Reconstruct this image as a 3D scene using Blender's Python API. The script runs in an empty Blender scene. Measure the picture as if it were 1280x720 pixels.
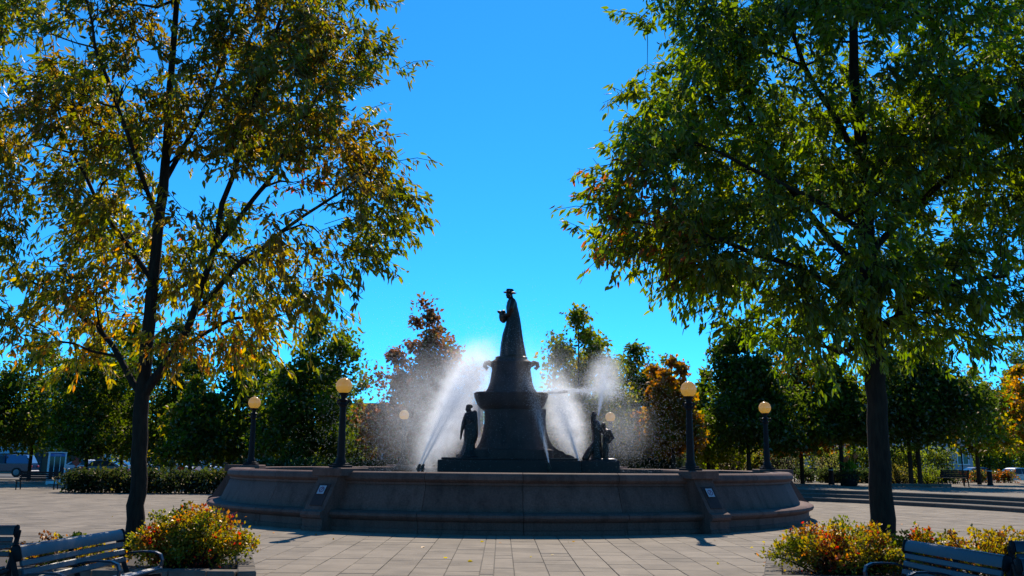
import bpy, bmesh, math, random
import numpy as np
from mathutils import Vector, Matrix, noise as mnoise

R = math.radians
sc = bpy.context.scene
COL = sc.collection

# ------------------------------------------------------------------ camera
CAM_H = 1.6
PITCH = R(10.73)
FPX = 1140.0
cd = bpy.data.cameras.new("camera")
cd.sensor_width = 36.0
cd.lens = FPX / 1280 * 36
cd.clip_end = 3000
cam = bpy.data.objects.new("camera", cd)
cam.location = (0, 0, CAM_H)
ROLL = R(0.5)
cam.rotation_euler = (Matrix.Rotation(R(90) + PITCH, 4, 'X') @ Matrix.Rotation(ROLL, 4, 'Z')).to_euler()
COL.objects.link(cam)
sc.camera = cam

# ------------------------------------------------------------------ sky and sun
SUN_EL, SUN_AZ = R(42), R(7)          # azimuth clockwise from +Y (the view direction)
world = bpy.data.worlds.new("World")
sc.world = world
world.use_nodes = True
wn = world.node_tree
wn.nodes.clear()
sky = wn.nodes.new("ShaderNodeTexSky")
sky.sky_type = 'NISHITA'
sky.sun_disc = False
sky.sun_elevation = SUN_EL
sky.sun_rotation = SUN_AZ
sky.altitude = 3000
sky.air_density = 1.0
sky.dust_density = 0.4
sky.ozone_density = 10.0
hsv = wn.nodes.new("ShaderNodeMix")          # deep blue of a clear autumn sky
hsv.data_type = 'RGBA'
hsv.blend_type = 'MULTIPLY'
hsv.inputs['Factor'].default_value = 1.0
hsv.inputs['B'].default_value = (0.21, 0.95, 1.12, 1)
bg = wn.nodes.new("ShaderNodeBackground")
bg.inputs['Strength'].default_value = 0.15
wo = wn.nodes.new("ShaderNodeOutputWorld")
wn.links.new(sky.outputs[0], hsv.inputs['A'])
wn.links.new(hsv.outputs['Result'], bg.inputs[0])
wn.links.new(bg.outputs[0], wo.inputs[0])

sd = bpy.data.lights.new("sun", 'SUN')
sd.energy = 5.0
sd.angle = R(0.5)
sd.color = (1.0, 0.90, 0.76)
sun = bpy.data.objects.new("sun", sd)
sun_dir = Vector((math.sin(SUN_AZ) * math.cos(SUN_EL), math.cos(SUN_AZ) * math.cos(SUN_EL), math.sin(SUN_EL)))
sun.rotation_euler = sun_dir.to_track_quat('Z', 'Y').to_euler()
sun.location = (5, 40, 40)
COL.objects.link(sun)

vs = sc.view_settings
vs.view_transform = 'Standard'
vs.look = 'None'
vs.exposure = 0.42
vs.gamma = 1.0
vs.use_curve_mapping = False
cy = sc.cycles
cy.use_denoising = True
cy.max_bounces = 8
cy.transparent_max_bounces = 24
cy.volume_bounces = 4
cy.sample_clamp_indirect = 4
cy.caustics_reflective = False
cy.caustics_refractive = False
cy.volume_step_rate = 2.0

# ------------------------------------------------------------------ helpers
CP, SP = math.cos(PITCH), math.sin(PITCH)
def at(px, py, D):
    """a point of the photograph (1280 x 720) at ground distance D -> place in metres"""
    dx, dy = (px - 640) / FPX, (360 - py) / FPX
    dx, dy = dx * math.cos(ROLL) - dy * math.sin(ROLL), dx * math.sin(ROLL) + dy * math.cos(ROLL)
    fw = CP - dy * SP
    return Vector((dx / fw * D, D, CAM_H + (SP + dy * CP) / fw * D))
def mpp(D):
    return D * CP / FPX

def tag(o, label=None, cat=None, group=None, kind=None):
    if label: o['label'] = label
    if cat: o['category'] = cat
    if group: o['group'] = group
    if kind: o['kind'] = kind
    return o
def empty(name, loc=(0, 0, 0), rz=0.0):
    o = bpy.data.objects.new(name, None)
    o.location = loc
    o.rotation_euler = (0, 0, rz)
    o.empty_display_size = 0.2
    COL.objects.link(o)
    return o
def thing(name, label, cat, loc=(0, 0, 0), rz=0.0, group=None):
    return tag(empty(name, loc, rz), label, cat, group)
def link(name, me, parent=None, loc=None, rot=None, scale=None):
    o = bpy.data.objects.new(name, me)
    if loc is not None: o.location = loc
    if rot is not None: o.rotation_euler = rot
    if scale is not None: o.scale = scale
    if parent is not None: o.parent = parent
    COL.objects.link(o)
    return o
def build(name, bm, mat, parent=None, smooth=None, loc=None, rot=None):
    bmesh.ops.recalc_face_normals(bm, faces=bm.faces[:])
    me = bpy.data.meshes.new(name)
    bm.to_mesh(me)
    bm.free()
    if mat is not None: me.materials.append(mat)
    if smooth is not None:
        me.polygons.foreach_set('use_smooth', [True] * len(me.polygons))
        if smooth < 179:
            me.set_sharp_from_angle(angle=R(smooth))
    return link(name, me, parent, loc, rot)
def copy_tree(o, parent=None):
    c = o.copy()
    COL.objects.link(c)
    c.parent = parent
    for ch in list(o.children):
        copy_tree(ch, c)
    return c
def BM():
    return bmesh.new()
def box(bm, c, s, rot=None, bevel=0.0):
    M = Matrix.Translation(c)
    if rot is not None: M = M @ rot
    r = bmesh.ops.create_cube(bm, size=1.0, matrix=M @ Matrix.Diagonal((s[0], s[1], s[2], 1)))
    if bevel > 0:
        es = {e for v in r['verts'] for e in v.link_edges}
        bmesh.ops.bevel(bm, geom=list(es), offset=bevel, segments=1, affect='EDGES')
    return r['verts']
def bx(bm, x0, x1, y0, y1, z0, z1, bevel=0.0):
    return box(bm, ((x0 + x1) / 2, (y0 + y1) / 2, (z0 + z1) / 2), (x1 - x0, y1 - y0, z1 - z0), None, bevel)
def tube(bm, pts, rad, n=6, cap=True):
    pts = [Vector(p) for p in pts]
    if not hasattr(rad, '__len__'): rad = [rad] * len(pts)
    rings = []
    ref = None
    for i, p in enumerate(pts):
        t = (pts[min(i + 1, len(pts) - 1)] - pts[max(i - 1, 0)])
        if t.length < 1e-6: t = Vector((0, 0, 1))
        t.normalize()
        if ref is None:
            ref = Vector((1, 0, 0)) if abs(t.x) < 0.9 else Vector((0, 1, 0))
        u = (ref - t * ref.dot(t)).normalized()
        w = t.cross(u)
        ref = u
        rings.append([bm.verts.new(p + (u * math.cos(2 * math.pi * k / n) + w * math.sin(2 * math.pi * k / n)) * rad[i]) for k in range(n)])
    for a, b in zip(rings, rings[1:]):
        for k in range(n):
            bm.faces.new((a[k], a[(k + 1) % n], b[(k + 1) % n], b[k]))
    if cap:
        bm.faces.new(rings[0][::-1])
        bm.faces.new(rings[-1])
def lathe(bm, prof, n=24, c=(0, 0, 0), fold=0.0, k=8):
    rings = []
    for r, z in prof:
        rings.append([bm.verts.new((c[0] + r * (1 + fold * math.cos(k * 2 * math.pi * i / n)) * math.cos(2 * math.pi * i / n),
                                    c[1] + r * (1 + fold * math.cos(k * 2 * math.pi * i / n)) * math.sin(2 * math.pi * i / n), c[2] + z)) for i in range(n)])
    for a, b in zip(rings, rings[1:]):
        for i in range(n):
            bm.faces.new((a[i], a[(i + 1) % n], b[(i + 1) % n], b[i]))
    bm.faces.new(rings[0][::-1])
    bm.faces.new(rings[-1])
def prism(bm, poly, y0, y1, axes='xz'):
    """polygon in the (x,z) plane pulled along y (or other axes)"""
    def P(a, b, t):
        return {'xz': (a, t, b), 'yz': (t, a, b), 'xy': (a, b, t)}[axes]
    A = [bm.verts.new(P(a, b, y0)) for a, b in poly]
    B = [bm.verts.new(P(a, b, y1)) for a, b in poly]
    n = len(poly)
    bm.faces.new(A[::-1]); bm.faces.new(B)
    for i in range(n):
        bm.faces.new((A[i], A[(i + 1) % n], B[(i + 1) % n], B[i]))
    return A + B
def ring_solid(bm, prof, a0, a1, ns):
    """closed (r,z) profile swept round the z axis from a0 to a1"""
    rings = []
    for j in range(ns + 1):
        a = a0 + (a1 - a0) * j / ns
        rings.append([bm.verts.new((r * math.cos(a), r * math.sin(a), z)) for r, z in prof])
    n = len(prof)
    for A, B in zip(rings, rings[1:]):
        for i in range(n):
            bm.faces.new((A[i], A[(i + 1) % n], B[(i + 1) % n], B[i]))
    bm.faces.new(rings[0][::-1]); bm.faces.new(rings[-1])
def uvs(bm, c, r, seg=16, rng=10, scale=(1, 1, 1), rot=None):
    M = Matrix.Translation(c)
    if rot is not None: M = M @ rot
    bmesh.ops.create_uvsphere(bm, u_segments=seg, v_segments=rng, radius=r, matrix=M @ Matrix.Diagonal((scale[0], scale[1], scale[2], 1)))

# ------------------------------------------------------------------ materials
def nodes_of(name):
    m = bpy.data.materials.new(name)
    m.use_nodes = True
    nt = m.node_tree
    nt.nodes.clear()
    return m, nt, nt.nodes, nt.links
def surf(name, c1, c2=None, rough=0.7, scale=6.0, bump=0.0, bscale=40.0, metal=0.0, spec=0.5, vary=0.0, detail=5.0, stain=0.0, stretch=None, contrast=(0.3, 0.7), streak=False):
    """stone, metal, paint...: two tones mixed by noise, fine relief, per piece variation, stains"""
    m, nt, N, L = nodes_of(name)
    out = N.new("ShaderNodeOutputMaterial")
    p = N.new("ShaderNodeBsdfPrincipled")
    p.inputs['Roughness'].default_value = rough
    p.inputs['Metallic'].default_value = metal
    p.inputs['Specular IOR Level'].default_value = spec
    L.new(p.outputs[0], out.inputs[0])
    if c2 is None: c2 = tuple(c * 0.7 for c in c1)
    tc = N.new("ShaderNodeTexCoord")
    geo = N.new("ShaderNodeNewGeometry")
    vec = geo.outputs['Position']
    if stretch:
        mp = N.new("ShaderNodeMapping"); mp.inputs['Scale'].default_value = stretch
        L.new(vec, mp.inputs[0]); vec = mp.outputs[0]
    nz = N.new("ShaderNodeTexNoise"); nz.inputs['Scale'].default_value = scale; nz.inputs['Detail'].default_value = detail
    L.new(vec, nz.inputs['Vector'])
    mr = N.new("ShaderNodeMapRange"); mr.inputs[1].default_value = contrast[0]; mr.inputs[2].default_value = contrast[1]
    L.new(nz.outputs[0], mr.inputs[0])
    mx = N.new("ShaderNodeMix"); mx.data_type = 'RGBA'
    mx.inputs['A'].default_value = (*c1, 1); mx.inputs['B'].default_value = (*c2, 1)
    L.new(mr.outputs[0], mx.inputs['Factor'])
    colr = mx.outputs['Result']
    if vary > 0:
        oi = N.new("ShaderNodeObjectInfo")
        ad = N.new("ShaderNodeMath"); ad.operation = 'ADD'
        L.new(oi.outputs['Random'], ad.inputs[0]); L.new(geo.outputs['Random Per Island'], ad.inputs[1])
        fr = N.new("ShaderNodeMath"); fr.operation = 'FRACT'; L.new(ad.outputs[0], fr.inputs[0])
        m2 = N.new("ShaderNodeMapRange"); m2.inputs[3].default_value = 1 - vary; m2.inputs[4].default_value = 1 + vary
        L.new(fr.outputs[0], m2.inputs[0])
        hv = N.new("ShaderNodeHueSaturation"); L.new(colr, hv.inputs['Color']); L.new(m2.outputs[0], hv.inputs['Value'])
        colr = hv.outputs[0]
    if stain > 0:
        n3 = N.new("ShaderNodeTexNoise"); n3.inputs['Scale'].default_value = 0.9; n3.inputs['Detail'].default_value = 8
        n3.inputs['Roughness'].default_value = 0.65
        if streak:
            ms = N.new("ShaderNodeMapping"); ms.inputs['Scale'].default_value = (3.2, 3.2, 0.4)
            L.new(geo.outputs['Position'], ms.inputs[0]); L.new(ms.outputs[0], n3.inputs['Vector'])
        else:
            L.new(geo.outputs['Position'], n3.inputs['Vector'])
        m3 = N.new("ShaderNodeMapRange"); m3.inputs[1].default_value = 0.48; m3.inputs[2].default_value = 0.72
        m3.inputs[3].default_value = 1.0; m3.inputs[4].default_value = 1 - stain
        L.new(n3.outputs[0], m3.inputs[0])
        h3 = N.new("ShaderNodeHueSaturation"); L.new(colr, h3.inputs['Color']); L.new(m3.outputs[0], h3.inputs['Value'])
        colr = h3.outputs[0]
    L.new(colr, p.inputs['Base Color'])
    if bump > 0:
        nb = N.new("ShaderNodeTexNoise"); nb.inputs['Scale'].default_value = bscale; nb.inputs['Detail'].default_value = 6
        L.new(vec, nb.inputs['Vector'])
        b = N.new("ShaderNodeBump"); b.inputs['Strength'].default_value = bump; b.inputs['Distance'].default_value = 0.02
        L.new(nb.outputs[0], b.inputs['Height']); L.new(b.outputs[0], p.inputs['Normal'])
    return m
def leafmat(name, trans=0.5, gloss=0.06, rough=0.35, tboost=1.0):
    m, nt, N, L = nodes_of(name)
    out = N.new("ShaderNodeOutputMaterial")
    at_ = N.new("ShaderNodeAttribute"); at_.attribute_name = 'Col'
    df = N.new("ShaderNodeBsdfDiffuse"); tr = N.new("ShaderNodeBsdfTranslucent"); gl = N.new("ShaderNodeBsdfGlossy")
    gl.inputs['Roughness'].default_value = rough
    gl.inputs['Color'].default_value = (1, 0.85, 0.7, 1)
    g = N.new("ShaderNodeHueSaturation"); g.inputs['Saturation'].default_value = 1.15; g.inputs['Value'].default_value = tboost
    L.new(at_.outputs['Color'], df.inputs[0]); L.new(at_.outputs['Color'], g.inputs['Color']); L.new(g.outputs[0], tr.inputs[0])
    a = N.new("ShaderNodeMixShader"); a.inputs[0].default_value = trans
    L.new(df.outputs[0], a.inputs[1]); L.new(tr.outputs[0], a.inputs[2])
    fr = N.new("ShaderNodeFresnel"); fr.inputs[0].default_value = 1.4
    mm = N.new("ShaderNodeMath"); mm.operation = 'MULTIPLY_ADD'; mm.inputs[1].default_value = 0.10; mm.inputs[2].default_value = gloss * 0.2
    L.new(fr.outputs[0], mm.inputs[0])
    b = N.new("ShaderNodeMixShader")
    L.new(mm.outputs[0], b.inputs[0]); L.new(a.outputs[0], b.inputs[1]); L.new(gl.outputs[0], b.inputs[2])
    L.new(b.outputs[0], out.inputs[0])
    return m
def glassy(name, col=(0.02, 0.03, 0.04), rough=0.06):
    return surf(name, col, col, rough=rough, spec=0.35)

M = {}
M['paver'] = surf('paver_stone', (0.235, 0.190, 0.140), (0.190, 0.155, 0.117), spec=0.12, rough=0.85, scale=3.0, bump=0.15, bscale=60, vary=0.13, stain=0.34)
M['joint'] = surf('paver_joint', (0.12, 0.105, 0.09), (0.07, 0.065, 0.06), rough=0.95, scale=8)
M['concrete'] = surf('pale_concrete', (0.21, 0.172, 0.125), (0.17, 0.14, 0.105), spec=0.12, rough=0.85, scale=0.7, bump=0.1, stain=0.25)
M['asphalt'] = surf('asphalt', (0.055, 0.055, 0.055), (0.04, 0.04, 0.042), rough=0.9, scale=2.0, bump=0.2)
M['soil'] = surf('dark_soil', (0.035, 0.025, 0.018), (0.06, 0.045, 0.03), rough=1.0, scale=9, bump=0.8, bscale=25)
M['lawn'] = surf('mown_lawn', (0.06, 0.10, 0.02), (0.09, 0.11, 0.03), rough=1.0, scale=3, bump=0.5, bscale=60)
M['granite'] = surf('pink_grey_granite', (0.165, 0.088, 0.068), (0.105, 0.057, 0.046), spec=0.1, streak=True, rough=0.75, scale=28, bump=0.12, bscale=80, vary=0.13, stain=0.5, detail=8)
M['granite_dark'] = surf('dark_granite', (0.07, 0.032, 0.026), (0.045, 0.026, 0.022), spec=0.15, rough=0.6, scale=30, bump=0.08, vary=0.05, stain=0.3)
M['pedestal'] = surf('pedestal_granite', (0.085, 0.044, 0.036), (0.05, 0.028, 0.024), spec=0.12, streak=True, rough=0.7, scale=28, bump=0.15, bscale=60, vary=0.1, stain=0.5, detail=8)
M['bronze'] = surf('dark_bronze', (0.05, 0.028, 0.02), (0.035, 0.022, 0.018), rough=0.42, scale=9, bump=0.25, bscale=35, metal=0.75)
M['iron'] = surf('black_iron', (0.012, 0.009, 0.009), (0.018, 0.013, 0.013), spec=0.12, rough=0.6, scale=14, bump=0.1, metal=0.0)
M['bench'] = surf('bench_paint', (0.014, 0.018, 0.030), (0.022, 0.024, 0.032), spec=0.4, rough=0.36, scale=5, bump=0.06, bscale=30, stain=0.25, stretch=(1, 1, 1))
M['bench_brown_reflection'] = surf('bench_brown_reflection', (0.12, 0.05, 0.03), (0.08, 0.035, 0.025), rough=0.4, scale=5, bump=0.06)  # brown reflection on the slats, painted in as base colour
M['bark'] = surf('dark_bark', (0.040, 0.024, 0.016), (0.02, 0.012, 0.009), spec=0.1, rough=0.95, scale=9, bump=1.0, bscale=14, stretch=(3, 3, 0.6))
M['bark2'] = surf('far_bark', (0.045, 0.026, 0.018), (0.028, 0.017, 0.012), spec=0.1, rough=0.95, scale=6)
M['kerb'] = surf('kerb_concrete', (0.15, 0.125, 0.10), (0.10, 0.083, 0.068), spec=0.12, rough=0.85, scale=12, bump=0.25, vary=0.1, stain=0.3)
M['brick'] = surf('brown_brick', (0.15, 0.075, 0.05), (0.11, 0.055, 0.04), rough=0.9, scale=5, bump=0.1)
M['brick2'] = surf('red_brick', (0.20, 0.075, 0.05), (0.15, 0.06, 0.045), rough=0.9, scale=5)
M['siding'] = surf('pale_grey_siding', (0.36, 0.38, 0.40), (0.30, 0.32, 0.35), rough=0.8, scale=3)
M['beige'] = surf('beige_wall', (0.33, 0.27, 0.20), (0.27, 0.22, 0.17), rough=0.85, scale=3)
M['roof'] = surf('dark_roof', (0.05, 0.05, 0.06), (0.035, 0.035, 0.04), rough=0.85, scale=4)
M['white'] = surf('white_paint', (0.72, 0.72, 0.72), (0.62, 0.62, 0.63), rough=0.5, scale=4)
M['signblue'] = surf('pale_blue_sign', (0.35, 0.5, 0.6), (0.25, 0.4, 0.5), rough=0.5, scale=3)
M['boothblue'] = surf('booth_blue', (0.03, 0.12, 0.40), (0.03, 0.10, 0.34), rough=0.4)
M['boothgrey'] = surf('booth_grey_panel', (0.32, 0.30, 0.27), (0.27, 0.25, 0.23), rough=0.5)
M['red'] = surf('red_sign', (0.85, 0.05, 0.02), (0.75, 0.04, 0.015), rough=0.5)
M['orange'] = surf('orange_paint', (0.65, 0.14, 0.03), (0.6, 0.1, 0.02), rough=0.5)
M['glass'] = glassy('dark_glass')
M['carblue'] = surf('dark_blue_paint', (0.012, 0.025, 0.07), (0.012, 0.022, 0.06), rough=0.22, spec=0.7)
M['capblue'] = surf('pale_blue_cap', (0.05, 0.15, 0.32), (0.05, 0.13, 0.28), rough=0.3)
M['silver'] = surf('silver_paint', (0.42, 0.43, 0.46), (0.38, 0.39, 0.42), rough=0.28, metal=0.5)
M['cargrey'] = surf('grey_paint', (0.10, 0.12, 0.16), (0.09, 0.11, 0.14), rough=0.25, metal=0.3)
M['carwhite'] = surf('white_car_paint', (0.6, 0.6, 0.62), (0.55, 0.55, 0.57), rough=0.28)
M['carteal'] = surf('teal_car_paint', (0.03, 0.12, 0.18), (0.03, 0.10, 0.15), rough=0.28)
M['rubber'] = surf('tyre_rubber', (0.015, 0.015, 0.015), (0.02, 0.02, 0.02), rough=0.85)
M['rim'] = surf('wheel_rim', (0.22, 0.22, 0.23), (0.16, 0.16, 0.17), rough=0.5, metal=0.2)
M['lampred'] = surf('tail_light_red', (0.4, 0.02, 0.02), (0.35, 0.02, 0.02), rough=0.2)
M['clear'] = surf('headlight_clear', (0.75, 0.75, 0.72), (0.7, 0.7, 0.7), rough=0.1)
M['signwhite'] = surf('sign_white', (0.42, 0.38, 0.40), (0.34, 0.31, 0.33), rough=0.5)
M['signmark'] = surf('sign_mark', (0.20, 0.06, 0.10), (0.16, 0.05, 0.09), rough=0.5)
M['leaf_ash'] = leafmat('ash_leaf', 0.72, 0.08, 0.5, 2.6)
M['leaf_far'] = leafmat('far_leaf', 0.66, 0.0, 0.65, 2.5)
M['leaf_shrub'] = leafmat('shrub_leaf', 0.6, 0.03, 0.5, 1.7)

# frosted globe of the lamps
m, nt, N, L = nodes_of('frosted_globe')
o_ = N.new("ShaderNodeOutputMaterial"); d_ = N.new("ShaderNodeBsdfDiffuse"); t_ = N.new("ShaderNodeBsdfTranslucent"); g_ = N.new("ShaderNodeBsdfGlossy")
d_.inputs[0].default_value = (0.80, 0.66, 0.36, 1); t_.inputs[0].default_value = (0.97, 0.66, 0.12, 1); g_.inputs[1].default_value = 0.15
a_ = N.new("ShaderNodeMixShader"); a_.inputs[0].default_value = 0.68
L.new(d_.outputs[0], a_.inputs[1]); L.new(t_.outputs[0], a_.inputs[2])
b_ = N.new("ShaderNodeMixShader"); b_.inputs[0].default_value = 0.07
L.new(a_.outputs[0], b_.inputs[1]); L.new(g_.outputs[0], b_.inputs[2]); L.new(b_.outputs[0], o_.inputs[0])
M['globe'] = m

# spray: droplets let part of the light through
m, nt, N, L = nodes_of('water_droplet')
o_ = N.new("ShaderNodeOutputMaterial"); t_ = N.new("ShaderNodeBsdfTranslucent"); t_.inputs[0].default_value = (0.95, 0.97, 1, 1)
tp = N.new("ShaderNodeBsdfTransparent"); tp.inputs[0].default_value = (1, 1, 1, 1)
d_ = N.new("ShaderNodeBsdfDiffuse"); d_.inputs[0].default_value = (0.95, 0.97, 1, 1)
a_ = N.new("ShaderNodeMixShader"); a_.inputs[0].default_value = 0.3
L.new(t_.outputs[0], a_.inputs[1]); L.new(d_.outputs[0], a_.inputs[2])
b_ = N.new("ShaderNodeMixShader"); b_.inputs[0].default_value = 0.45
L.new(a_.outputs[0], b_.inputs[1]); L.new(tp.outputs[0], b_.inputs[2]); L.new(b_.outputs[0], o_.inputs[0])
M['drop'] = m

m, nt, N, L = nodes_of('basin_water')
o_ = N.new("ShaderNodeOutputMaterial"); p_ = N.new("ShaderNodeBsdfPrincipled")
p_.inputs['Base Color'].default_value = (0.03, 0.05, 0.05, 1); p_.inputs['Roughness'].default_value = 0.08
nz = N.new("ShaderNodeTexNoise"); nz.inputs['Scale'].default_value = 5; nz.inputs['Detail'].default_value = 4
bp = N.new("ShaderNodeBump"); bp.inputs['Strength'].default_value = 0.5; bp.inputs['Distance'].default_value = 0.05
gp = N.new("ShaderNodeNewGeometry"); L.new(gp.outputs['Position'], nz.inputs['Vector'])
L.new(nz.outputs[0], bp.inputs['Height']); L.new(bp.outputs[0], p_.inputs['Normal']); L.new(p_.outputs[0], o_.inputs[0])
M['water'] = m

# ------------------------------------------------------------------ the place
FC = Vector((0.0, 29.5, 0.0))         # centre of the fountain
RL = 8.2                              # radius of the lamp hexagon
HEXROT = R(1.1)
SCX, SCY, SR = -3.0, 26.0, 21.4       # the curved steps on the right
TERR = 0.45
def on_terrace(x, y):
    a = math.atan2(y - SCY, x - SCX)
    return math.hypot(x - SCX, y - SCY) > SR + 1.6 and R(-25) < a < R(78) and y < 66
def gz(x, y):
    return TERR if on_terrace(x, y) else 0.0

# ground, street
b = BM(); bx(b, -1500, 1500, -300, 2500, -1.0, -0.06)
tag(build('ground', b, M['lawn']), kind='structure')
b = BM(); bx(b, -400, 400, 68, 90, -0.5, -0.03)
tag(build('road', b, M['asphalt']), kind='structure')
b = BM(); bx(b, -400, 400, 64.0, 67.7, -0.5, 0.06, 0.03)
tag(build('pavement', b, M['concrete']), kind='structure')
b = BM(); bx(b, -400, 400, 90.3, 93, -0.5, 0.06, 0.03)
tag(build('far_pavement', b, M['concrete']), kind='structure')
b = BM(); bx(b, -60, 60, -12, 63.8, -0.5, -0.016)
plaza = tag(build('plaza', b, M['joint']), kind='structure')

# pavers: columns along the view, every stone with its own length
random.seed(3)
YAW = R(0.55)
cyw, syw = math.cos(YAW), math.sin(YAW)
pav = []
cw = 0.5
cols = [(-0.30, -0.10), (-0.10, 0.20)]
x = 0.20
while x < 34: cols.append((x, x + cw)); x += cw
x = -0.30
while x > -46: cols.append((x - cw, x)); x -= cw
for (x0, x1) in cols:
    y = 4.0 + random.random() * 0.5
    wide = x1 - x0 > 0.4
    while y < 63:
        ln = random.choice((0.5, 0.62, 0.75, 0.9)) if y < 30 else random.choice((0.9, 1.2, 1.5))
        cx, cyy = (x0 + x1) / 2, y + ln / 2
        wx, wy = cx * cyw - cyy * syw * 1.0, cyy * cyw + cx * syw
        y += ln
        if math.hypot(wx - FC.x, wy - FC.y) < 8.7: continue
        if math.hypot(wx - SCX, wy - SCY) > SR + 0.5 and R(-25) < math.atan2(wy - SCY, wx - SCX) < R(78): continue
        if abs(wx) > wy * 0.62 + 2.5: continue
        if wy > 45 and wx > -14: continue
        pav.append((wx, wy, x1 - x0, ln))
def visible_size(p):
    wx, wy, w_, l_ = p
    X = wx / (wy * CP - CAM_H * SP) * FPX
    d = CAM_H / wy
    py = 360 + FPX * math.tan(PITCH + math.atan(d))
    ok = abs(X) < 640 and py < 722 and wy < FC.y - math.sqrt(max(0, 9.1 ** 2 - min(wx, 9.1 if wx > 0 else 0) ** 2)) if abs(wx) < 9.1 else False
    if not ok or not (-340 < X < 330): return 0
    return 1000.0 / wy
rank = sorted(range(len(pav)), key=lambda i: -visible_size(pav[i]))
front = set(i for i in rank[:300] if visible_size(pav[i]) > 0)
GAP = 0.011
def paver_geo(bm, cx, cyy, w, l, rz, z1=0.0, z0=-0.03, ch=0.005):
    c, s = math.cos(rz), math.sin(rz)
    def V(a, bb, z): return bm.verts.new((cx + a * c - bb * s, cyy + a * s + bb * c, z))
    hw, hl = w / 2, l / 2
    lo = [V(-hw, -hl, z0), V(hw, -hl, z0), V(hw, hl, z0), V(-hw, hl, z0)]
    md = [V(-hw, -hl, z1 - ch), V(hw, -hl, z1 - ch), V(hw, hl, z1 - ch), V(-hw, hl, z1 - ch)]
    hi = [V(-hw + ch, -hl + ch, z1), V(hw - ch, -hl + ch, z1), V(hw - ch, hl - ch, z1), V(-hw + ch, hl - ch, z1)]
    for A, B in ((lo, md), (md, hi)):
        for i in range(4): bm.faces.new((A[i], A[(i + 1) % 4], B[(i + 1) % 4], B[i]))
    bm.faces.new(hi)
shared = {}
bs = BM()
for i, (wx, wy, w_, l_) in enumerate(pav):
    dz = random.uniform(-0.0025, 0.0025)
    if i in front:
        key = (round(w_, 2), round(l_, 2))
        if key not in shared:
            q = BM(); paver_geo(q, 0, 0, w_ - GAP, l_ - GAP * 0.7, 0)
            me = bpy.data.meshes.new('paver'); q.to_mesh(me); q.free(); me.materials.append(M['paver']); shared[key] = me
        link('paver', shared[key], plaza, (wx, wy, dz), (random.uniform(-.002, .002), random.uniform(-.002, .002), YAW))
    else:
        paver_geo(bs, wx, wy, w_ - GAP, l_ - GAP * 0.7, YAW, dz)
tag(build('paving_stones', bs, M['paver'], plaza), kind='stuff')

# curved steps and the upper terrace on the right
a0, a1 = R(-25), R(78)
b = BM()
ring_solid(b, [(SR + 1.55, -0.3), (SR + 60, -0.3), (SR + 60, TERR - 0.004), (SR + 1.55, TERR - 0.004)], a0, a1, 44)
terr = tag(build('terrace', b, M['concrete'], loc=(SCX, SCY, 0)), kind='structure')
steps = thing('stone_steps', 'three low curved stone steps rising from the plaza to the terrace', 'steps', (SCX, SCY, 0))
for k, (r0, r1, z) in enumerate(((SR, SR + 1.0, 0.15), (SR + 0.98, SR + 1.55, 0.30), (SR + 1.5, SR + 2.1, TERR))):
    nseg = 26
    for j in range(nseg):
        b = BM()
        aa, ab = a0 + (a1 - a0) * j / nseg, a0 + (a1 - a0) * (j + 1) / nseg
        g = 0.004 / r0
        zz = z + random.uniform(-.004, .004)
        ring_solid(b, [(r0 + 0.02, -0.2), (r1 + 0.1, -0.2), (r1 + 0.1, zz), (r0 + 0.015, zz), (r0, zz - 0.02), (r0, zz - 0.055), (r0 + 0.02, zz - 0.06)], aa + g, ab - g, 3)
        build('step_stone', b, M['kerb'], steps)

# ------------------------------------------------------------------ fountain basin
bas = thing('fountain_basin', 'round granite fountain basin with coping, sloping wall and a low ledge', 'fountain basin', FC)
NS = 24
seg = 2 * math.pi / NS
coping = [(7.95, 1.05), (8.50, 1.05), (8.50, 1.10), (8.55, 1.12), (8.585, 1.17), (8.58, 1.24), (8.54, 1.30), (8.47, 1.335), (7.95, 1.325)]
wall = [(8.05, 0.3), (8.74, 0.3), (8.74, 0.47), (8.50, 1.00), (8.46, 1.048), (8.05, 1.048)]
ledge = [(8.5, 0.0), (9.00, 0.0), (9.00, 0.09), (8.97, 0.11), (8.97, 0.26), (9.02, 0.29), (9.08, 0.32), (9.11, 0.37), (9.10, 0.42), (9.04, 0.455), (8.80, 0.475), (8.5, 0.475)]
for nm, prof, gap in (('coping_stone', coping, 0.012), ('wall_stone', wall, 0.011), ('ledge_stone', ledge, 0.012)):
    b = BM(); g = gap / 8.5 / 2
    ring_solid(b, prof, -seg / 2 + g, seg / 2 - g, 5)
    first = build(nm, b, M['granite'], bas, smooth=35)
    for k in range(NS):
        a = R(-90) + seg / 2 + k * seg + HEXROT + R(0.8)
        o = first if k == 0 else link(nm, first.data, bas)
        o.rotation_euler = (0, 0, a)
b = BM(); ring_solid(b, [(8.06, 0.0), (8.44, 0.0), (8.46, 0.5), (8.40, 1.0), (8.40, 1.30), (7.97, 1.30)], 0, 2 * math.pi, 96)
build('wall_core', b, M['joint'], bas)
b = BM(); lathe(b, [(8.2, 0.0), (8.2, 0.4)], 64)
build('basin_floor', b, M['granite_dark'], bas)
b = BM(); lathe(b, [(8.0, 0.45), (8.0, 1.07)], 96)
wt = build('water', b, M['water']); wt.location = FC; tag(wt, kind='structure')

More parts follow.
